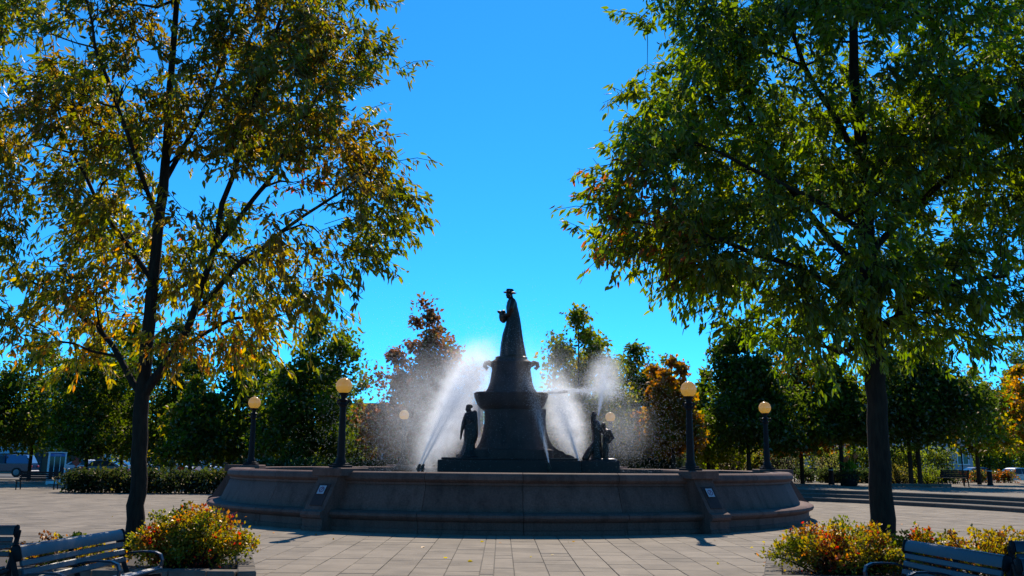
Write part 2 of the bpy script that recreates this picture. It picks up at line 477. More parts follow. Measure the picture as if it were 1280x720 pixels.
# buttresses under the lamps, with their plaques, and the lamps
lamp_angles = [R(-90) + HEXROT + R(30) * s for s in (-1, 1)] + [HEXROT + R(180), HEXROT] + [R(90) + HEXROT + R(30) * s for s in (1, -1)]
b = BM()
prism(b, [(8.0, 0), (9.34, 0), (9.34, 0.08), (9.31, 0.10), (9.31, 0.27), (9.37, 0.30), (9.40, 0.36), (9.37, 0.43), (9.27, 0.47), (8.84, 1.12), (8.80, 1.21), (8.0, 1.21)], -0.29, 0.29)
butt = build('buttress', b, M['granite'], bas)
b = BM(); vsq = bx(b, 7.83, 8.90, -0.43, 0.43, 1.212, 1.405, 0.018)
cap = build('buttress_cap', b, M['granite'], bas)
b = BM()
sl = math.atan2(1.12 - 0.47, 9.27 - 8.84)
mid = Vector((9.055 + 0.004, 0, 0.795 + 0.002))
box(b, mid, (0.58, 0.36, 0.02), Matrix.Rotation(sl, 4, 'Y'), 0.004)
plaq = build('inset_panel', b, M['granite_dark'], bas)
for k, a in enumerate(lamp_angles):
    for o in (butt, cap, plaq):
        q = o if k == 0 else link(o.name.split('.')[0], o.data, bas)
        q.rotation_euler = (0, 0, a)

lamp_lab = ['black globe lamp post on the basin buttress, next to the shrub by the leaning tree',
            'black globe lamp post on the basin buttress in front of the orange tree',
            'globe lamp post on the basin rim before the dark green trees and hedge',
            'globe lamp post on the basin rim beside the curved stone steps',
            'globe lamp seen through the spray behind the paired jet nozzles',
            'globe lamp behind the statue group of two bronze figures']
def lamp_mesh():
    parts = []
    q = BM(); box(q, (0, 0, 0.03), (0.40, 0.40, 0.06), None, 0.01); box(q, (0, 0, 0.08), (0.30, 0.30, 0.05), None, 0.01)
    lathe(q, [(0.13, 0.10), (0.13, 0.16), (0.11, 0.20), (0.098, 0.24)], 16)
    parts.append(('base', q, M['iron']))
    q = BM(); lathe(q, [(0.095, 0.22), (0.090, 0.5), (0.081, 1.0), (0.070, 1.46)], 32, fold=0.03, k=8)
    parts.append(('shaft', q, M['iron']))
    q = BM(); lathe(q, [(0.070, 1.44), (0.095, 1.46), (0.10, 1.49), (0.08, 1.52), (0.08, 1.56), (0.115, 1.585), (0.115, 1.61), (0.065, 1.64), (0.06, 1.69), (0.085, 1.73), (0.12, 1.755), (0.12, 1.775)], 20)
    for s in (-1, 1):
        tube(q, [(s * 0.10, 0, 1.50), (s * 0.16, 0, 1.53), (s * 0.19, 0, 1.58), (s * 0.175, 0, 1.61), (s * 0.15, 0, 1.60)], 0.018, 6)
        tube(q, [(0, s * 0.10, 1.50), (0, s * 0.16, 1.53), (0, s * 0.19, 1.58), (0, s * 0.175, 1.61), (0, s * 0.15, 1.60)], 0.018, 6)
    parts.append(('capital', q, M['iron']))
    q = BM(); uvs(q, (0, 0, 1.945), 0.195, 32, 20)
    parts.append(('globe', q, M['globe']))
    q = BM(); lathe(q, [(0.02, 2.13), (0.035, 2.142), (0.012, 2.155)], 10)
    parts.append(('globe_cap', q, M['iron']))
    return parts
protolamp = None
for k, a in enumerate(lamp_angles):
    rl = RL + (.18 if k < 2 else 0)
    loc = FC + Vector((rl * math.cos(a), rl * math.sin(a), 1.405))
    if k == 0:
        protolamp = thing('globe_lamp', lamp_lab[0], 'lamp', loc, a, 'globe lamps round the fountain basin')
        for nm, q, mt in lamp_mesh(): build(nm, q, mt, protolamp, smooth=40)
    else:
        c = copy_tree(protolamp); c.location = loc; c.rotation_euler = (0, 0, a); c['label'] = lamp_lab[k]
# warning signs on the two front buttresses
for k in (0, 1):
    a = lamp_angles[k]
    Mx = Matrix.Translation(FC) @ Matrix.Rotation(a, 4, 'Z') @ Matrix.Translation((9.0 + 0.02, 0, 0.895 + 0.012)) @ Matrix.Rotation(sl, 4, 'Y')
    t = thing('warning_sign', ('white warning sign with a barred circle, on the buttress nearer the leaning tree' if k == 0 else
              'white warning sign with a barred circle, on the buttress before the orange tree'), 'sign', group='warning signs on the basin')
    t.matrix_world = Mx
    q = BM(); box(q, (0, 0, 0.004), (0.22, 0.20, 0.006), None, 0.002); build('plate', q, M['signwhite'], t)
    q = BM()
    ring_solid(q, [(0.055, 0.0075), (0.075, 0.0075), (0.075, 0.012), (0.055, 0.012)], 0, 2 * math.pi, 28)
    box(q, (0, 0, 0.0095), (0.012, 0.13, 0.004), Matrix.Rotation(R(45), 4, 'Z'))
    build('barred_circle', q, M['signmark'], t)
    q = BM(); box(q, (0.0, 0, 0.0085), (0.05, 0.025, 0.003)); box(q, (-0.035, 0.0, 0.0085), (0.02, 0.02, 0.003))
    build('figure_mark', q, M['signmark'], t)

# ------------------------------------------------------------------ pedestal
ped = thing('statue_pedestal', 'tall granite fountain pedestal with a flaring body, bowl and shaft', 'pedestal', FC)
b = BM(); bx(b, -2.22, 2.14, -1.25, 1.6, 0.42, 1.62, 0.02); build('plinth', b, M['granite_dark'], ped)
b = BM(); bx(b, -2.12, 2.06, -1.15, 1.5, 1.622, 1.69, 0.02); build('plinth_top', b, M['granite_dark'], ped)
def sqloft(bm, secs, n=32, pw=4.0):
    """superellipse sections (z, half width x, half depth y)"""
    rings = []
    for z, hx, hy in secs:
        rg = []
        for i in range(n):
            a = 2 * math.pi * i / n
            c, s = math.cos(a), math.sin(a)
            rr = (abs(c) ** pw + abs(s) ** pw) ** (-1 / pw)
            rg.append(bm.verts.new((hx * rr * c, hy * rr * s, z)))
        rings.append(rg)
    for A, B in zip(rings, rings[1:]):
        for i in range(n): bm.faces.new((A[i], A[(i + 1) % n], B[(i + 1) % n], B[i]))
    bm.faces.new(rings[0][::-1]); bm.faces.new(rings[-1])
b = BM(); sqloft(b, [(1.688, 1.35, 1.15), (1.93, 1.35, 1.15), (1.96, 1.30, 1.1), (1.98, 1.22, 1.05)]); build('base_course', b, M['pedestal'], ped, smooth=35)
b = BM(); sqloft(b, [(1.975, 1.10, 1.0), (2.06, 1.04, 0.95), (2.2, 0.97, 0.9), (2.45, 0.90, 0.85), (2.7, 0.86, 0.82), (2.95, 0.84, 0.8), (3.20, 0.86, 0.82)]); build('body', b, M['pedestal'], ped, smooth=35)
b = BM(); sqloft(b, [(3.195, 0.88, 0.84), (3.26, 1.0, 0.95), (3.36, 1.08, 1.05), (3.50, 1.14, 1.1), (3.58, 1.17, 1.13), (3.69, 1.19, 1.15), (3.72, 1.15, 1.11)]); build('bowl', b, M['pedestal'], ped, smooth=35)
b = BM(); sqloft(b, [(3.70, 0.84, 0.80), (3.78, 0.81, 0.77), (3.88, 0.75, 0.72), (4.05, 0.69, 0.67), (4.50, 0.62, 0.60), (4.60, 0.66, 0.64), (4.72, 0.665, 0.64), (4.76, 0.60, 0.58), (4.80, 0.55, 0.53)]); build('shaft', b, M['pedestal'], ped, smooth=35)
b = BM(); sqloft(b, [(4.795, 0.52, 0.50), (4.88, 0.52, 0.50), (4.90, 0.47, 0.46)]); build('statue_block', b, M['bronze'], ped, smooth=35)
# carved scroll on the shaft, scroll buttress on the far side of the body
for sx in (-1, 1):
    b = BM()
    tube(b, [(sx * 0.55, 0, 4.62), (sx * 0.74, 0, 4.72), (sx * 0.83, 0, 4.70), (sx * 0.86, 0, 4.60), (sx * 0.80, 0, 4.53), (sx * 0.75, 0, 4.58)], [0.09, 0.09, 0.08, 0.07, 0.05, 0.04], 8)
    build('carved_scroll', b, M['pedestal'], ped, smooth=60)
b = BM()
prism(b, [(0.8, 1.70), (2.02, 1.70), (2.0, 1.74), (1.86, 1.80), (1.72, 1.82), (1.66, 1.90), (1.52, 1.93), (1.34, 2.06), (1.22, 2.25), (1.13, 2.55), (1.10, 2.9), (1.12, 3.22), (0.8, 3.22)], -0.35, 0.35)
build('scroll_buttress', b, M['pedestal'], ped, smooth=30)
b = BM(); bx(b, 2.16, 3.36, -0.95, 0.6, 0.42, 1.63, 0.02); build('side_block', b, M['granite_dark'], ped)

# ------------------------------------------------------------------ bronze figures
def loft(bm, secs, n=40, kf=11, seed=0):
    """sections (x, y, z, rx, ry, fold): a robe or trunk with hanging folds"""
    rings = []
    for (cx, cy_, z, rx, ry, f) in secs:
        rg = []
        for i in range(n):
            a = 2 * math.pi * i / n
            w = 1 + f * math.sin(kf * a + 1.5 * math.sin(2 * a + seed)) + 0.5 * f * math.sin(5 * a + 1.7 + seed + 1.3 * z)
            rg.append(bm.verts.new((cx + rx * w * math.cos(a), cy_ + ry * w * math.sin(a), z)))
        rings.append(rg)
    for A, B in zip(rings, rings[1:]):
        for i in range(n): bm.faces.new((A[i], A[(i + 1) % n], B[(i + 1) % n], B[i]))
    bm.faces.new(rings[0][::-1]); bm.faces.new(rings[-1])
def limb(bm, pts, rad, n=10):
    tube(bm, pts, rad, n)
    for p, r in zip(pts, rad): uvs(bm, p, r * 0.99, 10, 8)
def remeshed(name, bm, mat, parent, voxel=0.022, it=3):
    o = build(name, bm, mat, parent)
    md = o.modifiers.new('r', 'REMESH'); md.mode = 'VOXEL'; md.voxel_size = voxel
    ms = o.modifiers.new('s', 'SMOOTH'); ms.factor = 0.5; ms.iterations = it
    dg = bpy.context.evaluated_depsgraph_get()
    me = bpy.data.meshes.new_from_object(o.evaluated_get(dg))
    o.modifiers.clear()
    o.data = me
    me.polygons.foreach_set('use_smooth', [True] * len(me.polygons))
    if not me.materials: me.materials.append(mat)
    return o
def head(bm, c, r, face=(-1, 0), tilt=0.0):
    """skull, jaw, nose, brow and ears; face is the direction looked at"""
    f = Vector((face[0], face[1], tilt)).normalized(); s = Vector((-f.y, f.x, 0)).normalized(); up = f.cross(s) * -1
    if up.z < 0: up = -up
    c = Vector(c)
    uvs(bm, c + up * r * 0.2, r * 0.82, 14, 10, (1, 1, 1.08))
    uvs(bm, c + f * r * 0.32 - up * r * 0.42, r * 0.58, 12, 8)
    tube(bm, [c + f * r * 0.78 + up * r * 0.18, c + f * r * 1.02 - up * r * 0.2], [r * 0.10, r * 0.17], 6)
    uvs(bm, c + f * r * 0.70 + up * r * 0.28, r * 0.2, 8, 6, (1, 1, 0.5))
    uvs(bm, c + f * r * 0.74 - up * r * 0.52, r * 0.17, 8, 6, (1, 1, 0.6))
    uvs(bm, c + f * r * 0.66 - up * r * 0.85, r * 0.22, 8, 6)
    for k in (-1, 1): uvs(bm, c + s * r * 0.8 * k - f * r * 0.05, r * 0.2, 8, 6, (1, 0.5, 1.2))
def hand(bm, c, d, r=0.05):
    c = Vector(c); d = Vector(d).normalized()
    s = d.cross(Vector((0, 0, 1)));  s = s.normalized() if s.length > 0.1 else Vector((0, 1, 0))
    uvs(bm, c, r, 8, 6)
    for k in range(4):
        off = s * (k - 1.5) * r * 0.55
        tube(bm, [c + off, c + off + d * r * 1.5, c + off + d * r * (2.2 - 0.2 * abs(k - 1.2)) - Vector((0, 0, r * 0.4))], [r * 0.34, r * 0.30, r * 0.22], 6)
    tube(bm, [c + s * r * 0.6, c + s * r * 1.4 + d * r * 0.8], [r * 0.36, r * 0.24], 6)

# the tall figure with the hat: looks to -X
st = thing('bronze_statue', 'tall bronze statue of a robed figure in a brimmed hat on the high pedestal', 'statue', FC + Vector((0, 0, 4.90)))
k_ = mpp(29.5) * 1.03
def SX(px): return (px - 641) * mpp(29.5)
def SZ(py): return at(641, py, 29.5).z - 4.90
b = BM()
robe = [(446, 626.5, 659.5, .34, .05), (440, 627, 658.5, .33, .055), (430, 628, 656.5, .31, .06), (418, 630, 654.6, .29, .06), (408, 633, 653.4, .27, .05), (400, 634.8, 652.2, .25, .035), (392, 634.4, 650.6, .25, .025),
        (384, 633.6, 648.6, .27, .02), (378, 634.6, 647.4, .26, .015), (374.6, 636.2, 645.6, .20, .01), (372.6, 638, 643.4, .10, .0)]
loft(b, [((SX(l) + SX(r)) / 2, 0, SZ(y), (SX(r) - SX(l)) / 2, d, f) for y, l, r, d, f in robe], 48, 12, 1)
tube(b, [(SX(640.3), 0, SZ(375)), (SX(639.5), 0, SZ(369))], [0.075, 0.065], 10)
head(b, (SX(638), 0, SZ(368.2)), 0.128, (-1, -0.12))
for s in (-1, 1):
    limb(b, [(SX(642.5), s * 0.24, SZ(377.5)), (SX(640), s * 0.31, SZ(387)), (SX(636), s * 0.25, SZ(395)), (SX(630), s * 0.10, SZ(394))], [0.088, 0.078, 0.066, 0.052])
    hand(b, (SX(628.2), s * 0.07, SZ(394)), (-1, -s * 0.7, 0.1), 0.05)
remeshed('figure', b, M['bronze'], st, 0.02, 2)
b = BM()
lathe(b, [(0.06, 0), (0.212, 0.0), (0.218, 0.012), (0.18, 0.026), (0.135, 0.03), (0.128, 0.09), (0.115, 0.125), (0.07, 0.132), (0.01, 0.120)], 28, (0, 0, 0))
build('hat', b, M['bronze'], st, smooth=50, loc=(SX(638.2), 0, SZ(366.2)), rot=(0, R(4), 0))
b = BM()
loft(b, [(SX(630.5), 0, SZ(403.5), .05, .09, .05), (SX(630), 0, SZ(401), .11, .15, .06), (SX(629.5), 0, SZ(396), .13, .18, .05), (SX(629.3), 0, SZ(391), .10, .16, .06), (SX(630.5), 0, SZ(388), .05, .09, .03)], 24, 7, 2)
build('basket', b, M['bronze'], st, smooth=60)
b = BM()
for i in range(9):
    p = Vector((SX(627.5) + random.uniform(-.1, .08), random.uniform(-.12, .12), SZ(390.5) + random.uniform(-.02, .03))); uvs(b, p, 0.045, 8, 6)
build('fruit', b, M['bronze'], st, smooth=60)

# draped figure on the plinth end
DL = 28.75
def mk(px0, py0, D):
    o = at(px0, py0, D); s = mpp(D)
    return o, (lambda px: (px - px0) * s), (lambda py: at(px0, py, D).z - o.z)
o, fx, fz = mk(586, 573.2, DL)
fl = thing('bronze_statue', 'single bronze draped figure with lowered head standing on the plinth', 'statue', (o.x, o.y, 1.69))
fz_ = lambda py: fz(py)
b = BM()
dr = [(573.2, 570, 600, .36, .06), (569, 573.5, 597.5, .34, .08), (564, 577, 593.6, .28, .08), (557, 579, 593, .25, .07), (551, 579.4, 595.6, .25, .06), (545, 579, 596.6, .25, .05), (538, 579.6, 595.4, .23, .04),
      (531, 579.8, 594.8, .21, .03), (526, 579, 594.6, .21, .03), (521, 580, 594.6, .20, .02), (517.5, 582.5, 593.5, .16, .01), (515.5, 585, 590.5, .09, 0)]
loft(b, [((fx(l) + fx(r)) / 2, 0, max(fz_(y), 0.0), (fx(r) - fx(l)) / 2, d, f) for y, l, r, d, f in dr], 40, 9, 4)
tube(b, [(fx(587.5), 0, fz_(519)), (fx(585.5), 0, fz_(514))], [0.075, 0.06], 10)
head(b, (fx(584.6), 0, fz_(512.4)), 0.105, (-1, -0.3), -0.25)
limb(b, [(fx(582.5), -0.12, fz_(520)), (fx(578.9), -0.16, fz_(530)), (fx(577), -0.15, fz_(540)), (fx(576), -0.16, fz_(547))], [0.075, 0.062, 0.05, 0.036])
hand(b, (fx(575.8), -0.16, fz_(549)), (-0.15, 0, -1), 0.038)
limb(b, [(fx(592.5), 0.05, fz_(517)), (fx(594), -0.06, fz_(527)), (fx(588), -0.22, fz_(528)), (fx(582), -0.20, fz_(524.5))], [0.08, 0.07, 0.055, 0.042])
hand(b, (fx(580.5), -0.2, fz_(524)), (-1, 0, 0.2), 0.038)
limb(b, [(fx(577), -0.1, 0.08), (fx(571.5), -0.14, 0.05)], [0.06, 0.045])
remeshed('figure', b, M['bronze'], fl, 0.018, 2)
b = BM(); loft(b, [(fx(593), .05, fz_(552), .05, .10, .05), (fx(594), .02, fz_(546), .075, .16, .06), (fx(593.6), 0, fz_(532), .075, .17, .06), (fx(593), 0, fz_(518), .05, .12, .03)], 20, 6, 3)
build('shawl', b, M['bronze'], fl, smooth=60)
b = BM(); lathe(b, [(0.085, 0), (0.108, 0.03), (0.10, 0.08), (0.06, 0.11), (0.01, 0.12)], 16, (0, 0, 0), 0.06, 5)
build('hair', b, M['bronze'], fl, smooth=60, loc=(fx(585.4), 0.0, fz_(511.5)))
b = BM(); loft(b, [(0, 0, 0.0, .42, .40, .04), (0, 0, 0.035, .40, .38, .05), (0, 0, 0.06, .34, .33, .05)], 24, 7, 2)
build('base', b, M['bronze'], fl, smooth=40)

# two figures on the side block
DR_ = 29.2
o, fx, fz = mk(752, 576, DR_)
gr = thing('bronze_statue', 'bronze group of a standing figure and a stooping companion on the side block', 'statue', (o.x, o.y, 1.63))
b = BM()
loft(b, [(fx(746), 0, 0.0, .22, .26, .05), (fx(746), 0, .25, .17, .22, .06), (fx(746), 0, .6, .15, .19, .05), (fx(746), 0, .85, .145, .18, .03), (fx(745), 0, 1.05, .16, .19, .02), (fx(744.6), 0, 1.2, .13, .17, .01), (fx(744.2), 0, 1.28, .07, .09, 0)], 36, 8, 7)
tube(b, [(fx(744.2), 0, 1.25), (fx(743.6), 0, 1.36)], [0.06, 0.055], 10)
head(b, (fx(743.4), 0, 1.42), 0.10, (-0.7, -0.7))
limb(b, [(fx(741), -.10, 1.16), (fx(739.8), -.16, 1.32), (fx(741.2), -.15, 1.47)], [.065, .052, .04])
hand(b, (fx(741.8), -.14, 1.50), (0.6, 0, 0.4), .036)
limb(b, [(fx(748.5), .05, 1.16), (fx(751.5), -.06, .98), (fx(753.5), -.14, .86)], [.065, .052, .04])
hand(b, (fx(754.2), -.15, .84), (1, 0, -0.2), .036)
limb(b, [(fx(742), -.1, .5), (fx(736), -.14, .3), (fx(731.5), -.15, .06)], [.09, .10, .12])
remeshed('standing_figure', b, M['bronze'], gr, 0.018, 2)
b = BM()
limb(b, [(fx(757.5), .08, .62), (fx(758.5), .02, .34), (fx(757.5), .06, .05)], [.10, .075, .055])
limb(b, [(fx(757.5), -.10, .62), (fx(755), -.14, .34), (fx(755.5), -.12, .05)], [.10, .075, .055])
limb(b, [(fx(755.5), -.12, .05), (fx(752), -.14, .03)], [.05, .04]); limb(b, [(fx(757.5), .06, .05), (fx(762), .03, .03)], [.055, .045])
loft(b, [(fx(757.5), 0, .56, .13, .16, .02), (fx(758.5), 0, .7, .13, .17, .02), (fx(759.5), 0, .84, .135, .19, .02), (fx(758.5), 0, .94, .11, .17, .01), (fx(757.5), 0, 1.0, .06, .09, 0)], 30, 5, 1)
tube(b, [(fx(758), 0, .96), (fx(755.8), 0, 1.06)], [.06, .05], 10)
head(b, (fx(755.2), 0, 1.09), .095, (-1, -0.2), -0.5)
limb(b, [(fx(761.5), -.14, .92), (fx(766), -.16, .70), (fx(761), -.20, .56)], [.06, .05, .038]); hand(b, (fx(760), -.2, .55), (-1, 0, -.2), .035)
limb(b, [(fx(760), .14, .92), (fx(763.5), .2, .72), (fx(757), .1, .62)], [.06, .05, .038]); hand(b, (fx(756), .1, .61), (-1, 0, 0), .035)
remeshed('stooping_figure', b, M['bronze'], gr, 0.018, 2)
b = BM(); loft(b, [(0.02, 0, 0.0, .46, .36, .05), (0.02, 0, .05, .44, .34, .06), (0.02, 0, .075, .36, .28, .05)], 24, 7, 5)
build('base', b, M['bronze'], gr, smooth=40)

# ------------------------------------------------------------------ foliage tools
rng = np.random.default_rng(11)
def unit(v):
    return v / np.maximum(np.linalg.norm(v, axis=-1, keepdims=True), 1e-9)
def leaf_mesh(name, P, A, L_, W, colr, mat, full=True, fold=0.25):
    """P base points, A leaf axes, L_ lengths, W widths, colr (n,3): leaf blades folded at the midrib"""
    n = len(P)
    rnd = unit(rng.normal(size=(n, 3)))
    S = unit(np.cross(A, rnd)); Nn = np.cross(S, A)
    L_ = np.asarray(L_)[:, None]; W = np.asarray(W)[:, None]
    f = fold * W
    if full:
        V = np.stack([P, P + A * L_ * .35 + S * W * .5 + Nn * f * .5, P + A * L_ * .4 - Nn * f * .2, P + A * L_ * .35 - S * W * .5 + Nn * f * .5,
                      P + A * L_ * .72 + S * W * .33 + Nn * f * .2, P + A * L_ * .72 - S * W * .33 + Nn * f * .2, P + A * L_ - Nn * f * .6], 1)
        F = np.array([[0, 1, 2], [0, 2, 3], [1, 4, 2], [2, 5, 3], [2, 4, 6], [2, 6, 5]])
        k = 7
    else:
        V = np.stack([P, P + A * L_ * .45 + S * W * .5, P + A * L_, P + A * L_ * .45 - S * W * .5], 1)
        V[:, 0] += Nn * f; V[:, 2] += Nn * f * .6
        F = np.array([[0, 1, 3], [1, 2, 3]])
        k = 4
    me = bpy.data.meshes.new(name)
    nf = len(F)
    me.vertices.add(n * k); me.vertices.foreach_set('co', V.reshape(-1).astype(np.float32))
    loops = (F[None] + (np.arange(n) * k)[:, None, None]).reshape(-1)
    me.loops.add(len(loops)); me.loops.foreach_set('vertex_index', loops.astype(np.int32))
    me.polygons.add(n * nf); me.polygons.foreach_set('loop_start', (np.arange(n * nf) * 3).astype(np.int32))
    me.update(calc_edges=True)
    ca = me.color_attributes.new('Col', 'FLOAT_COLOR', 'POINT')
    c4 = np.ones((n, k, 4), np.float32); c4[:, :, :3] = np.clip(colr, 0, 1)[:, None, :]
    ca.data.foreach_set('color', c4.reshape(-1))
    me.materials.append(mat)
    return me
def pick(pal, n, wts=None):
    pal = np.array(pal, float)
    wts = None if wts is None else np.array(wts, float) / np.sum(wts)
    return pal[rng.choice(len(pal), n, p=wts)]
def ell_points(ells, n, shell=0.0):
    """points in a union of ellipsoids (cx,cy,cz,rx,ry,rz)"""
    vol = np.array([e[3] * e[4] * e[5] for e in ells]) ** 0.8
    idx = rng.choice(len(ells), n, p=vol / vol.sum())
    E = np.array(ells, float)[idx]
    d = unit(rng.normal(size=(n, 3)))
    r = rng.random(n) ** (1 / 3.0)
    r = r * (1 - shell) + shell * (0.72 + 0.28 * rng.random(n))
    return E[:, :3] + d * r[:, None] * E[:, 3:]

def branches(bm, nodes, rads, C, root_r=0.03, droop=0.15, n=5):
    """join every clump centre C to the nearest grown node by a bent branch"""
    nodes = [Vector(p) for p in nodes]; 
    base = nodes[0]
    order = sorted(range(len(C)), key=lambda i: min((Vector(C[i]) - q).length for q in nodes))
    arr = np.array([list(p) for p in nodes]); rr = list(rads)
    for i in order:
        c = np.array(C[i])
        d = np.linalg.norm(arr - c, axis=1) + np.maximum(0, arr[:, 2] - c[2] + 0.15) * 1.5
        j = int(np.argmin(d))
        p0 = Vector(arr[j]); p3 = Vector(c)
        Lh = (p3 - p0).length
        if Lh < 0.05: continue
        r0 = min(rr[j] * 0.7, 0.012 + 0.014 * Lh); r1 = max(r0 * 0.45, 0.006)
        bend = Vector(rng.normal(size=3)) * 0.08 * Lh
        m1 = p0.lerp(p3, 0.35) + bend + Vector((0, 0, 0.06 * Lh)); m2 = p0.lerp(p3, 0.7) + bend * 0.6 + Vector((0, 0, 0.08 * Lh))
        tube(bm, [p0, m1, m2, p3], [r0, r0 * .8, (r0 + r1) / 2, r1], n, cap=False)
        arr = np.vstack([arr, [list(m1), list(m2), list(p3)]]); rr += [r0 * .8, (r0 + r1) / 2, r1]

def big_tree(label, base, trunk, limbs, ells, nclump, twigs, per_twig, pal, wts, accents, seed, leaf=(0.085, 0.155), single=300):
    """foreground ash: trunk and limbs as given (local metres), clumps of drooping leaflets on twigs"""
    global rng
    rng = np.random.default_rng(seed)
    t = thing('ash_tree', label, 'tree', base)
    nodes, rads = [], []
    b = BM()
    pts = [Vector(p[:3]) for p in trunk]; rd = [p[3] for p in trunk]
    # finer trunk with slight wobble and root flare
    fine, fr = [], []
    for i in range(len(pts) - 1):
        for s in range(4):
            u = s / 4
            q = pts[i].lerp(pts[i + 1], u) + Vector((rng.normal() * .008, rng.normal() * .008, 0))
            fine.append(q); fr.append(rd[i] * (1 - u) + rd[i + 1] * u)
    fine.append(pts[-1]); fr.append(rd[-1])
    tube(b, fine, fr, 14)
    for f, r_ in zip(fine, fr):
        if f.z > 1.8: nodes.append(f); rads.append(r_)
    build('trunk', b, M['bark'], t, smooth=70)
    for lb in limbs:
        b = BM()
        lp = [Vector(p[:3]) for p in lb]; lr = [p[3] for p in lb]
        fine, fr = [], []
        for i in range(len(lp) - 1):
            for s in range(3):
                u = s / 3
                fine.append(lp[i].lerp(lp[i + 1], u) + Vector(rng.normal(size=3)) * .012); fr.append(lr[i] * (1 - u) + lr[i + 1] * u)
        fine.append(lp[-1]); fr.append(lr[-1])
        tube(b, fine, fr, 9)
        nodes += fine[1:]; rads += fr[1:]
        build('limb', b, M['bark'], t, smooth=70)
    C = ell_points(ells, nclump, 0.25)
    C = C[C[:, 2] > 1.7]
    b = BM(); branches(b, nodes, rads, C)
    # twigs
    nc = len(C)
    ax = np.array([0.0, 0.0])
    cen = np.array([np.mean([e[0] for e in ells]), np.mean([e[1] for e in ells]), np.mean([e[2] for e in ells]) - 1.0])
    Tp, Td, Tl, Tc = [], [], [], []
    for i in range(nc):
        out = unit((C[i] - cen)[None])[0]
        for k in range(twigs):
            d = unit((out * 0.7 + rng.normal(size=3) * 0.75 + np.array([0, 0, 0.1]))[None])[0]
            l_ = rng.uniform(.32, .72)
            p0 = C[i] + rng.normal(size=3) * 0.10
            Tp.append(p0); Td.append(d); Tl.append(l_); Tc.append(i)
            e = p0 + d * l_ + np.array([0, 0, -0.10 * l_])
            tube(b, [p0, p0 + d * l_ * .5 + np.array([0, 0, .02]), e], [.006, .005, .003], 3, cap=False)
    build('branches', b, M['bark'], t)['kind'] = 'stuff'
    Tp, Td, Tl, Tc = np.array(Tp), np.array(Td), np.array(Tl), np.array(Tc)
    nt_ = len(Tp); n = nt_ * per_twig
    ti = np.repeat(np.arange(nt_), per_twig)
    u = rng.uniform(.15, 1.0, n)
    P = Tp[ti] + Td[ti] * (Tl[ti] * u)[:, None] + rng.normal(size=(n, 3)) * .03 - np.array([0, 0, 1.0]) * (0.10 * Tl[ti] * u * u)[:, None]
    A = unit(Td[ti] * 0.55 + rng.normal(size=(n, 3)) * 0.5 + np.array([0, 0, -0.85]))
    L_ = rng.uniform(leaf[0], leaf[1], n); W = L_ * rng.uniform(.27, .38, n)
    # colour: per leaf pick, per clump drift, accent regions
    cc = pick(pal, nc, wts)
    colr = 0.55 * cc[Tc[ti]] + 0.45 * pick(pal, n, wts)
    for (ac, rad_, acol, pr) in accents:
        d = np.linalg.norm(P - np.array(ac), axis=1)
        sel = rng.random(n) < pr * np.clip(1.3 - d / rad_, 0, 1)
        colr[sel] = np.array(acol) * rng.uniform(.7, 1.2, (sel.sum(), 1))
    colr *= rng.uniform(.75, 1.2, (n, 1))
    # the leaves that show largest: parts of their own
    B0 = np.array(base)
    dcam = np.linalg.norm(P + B0 - np.array([0, 0, CAM_H]), axis=1)
    px_ = (P[:, 0] + B0[0]) / (P[:, 1] + B0[1]); pz_ = (P[:, 2] + B0[2] - CAM_H) / (P[:, 1] + B0[1])
    vis = (np.abs(px_) < .54) & (pz_ < .50)
    score = L_ / dcam * vis
    top = np.argsort(-score)[:single]
    rest = np.ones(n, bool); rest[top] = False
    link('foliage', leaf_mesh('foliage', P[rest], A[rest], L_[rest], W[rest], colr[rest], M['leaf_ash']), t)['kind'] = 'stuff'
    nv = 10
    protos = [leaf_mesh('leaf', np.zeros((1, 3)), np.array([[0, 0, 1.0]]), [1.0], [0.36], colr[[top[(i * 29) % len(top)]]], M['leaf_ash']) for i in range(nv)]
    pc = [colr[top[(i * 29) % len(top)]] for i in range(nv)]
    for q in top:
        o = link('leaf', protos[int(np.argmin([np.abs(colr[q] - c).sum() for c in pc]))], t)
        rot = Vector(A[q]).to_track_quat('Z', 'Y').to_matrix().to_4x4() @ Matrix.Rotation(float(rng.uniform(0, 6.28)), 4, 'Z')
        o.matrix_local = Matrix.Translation(Vector(P[q])) @ rot @ Matrix.Scale(float(L_[q]), 4)
    return t

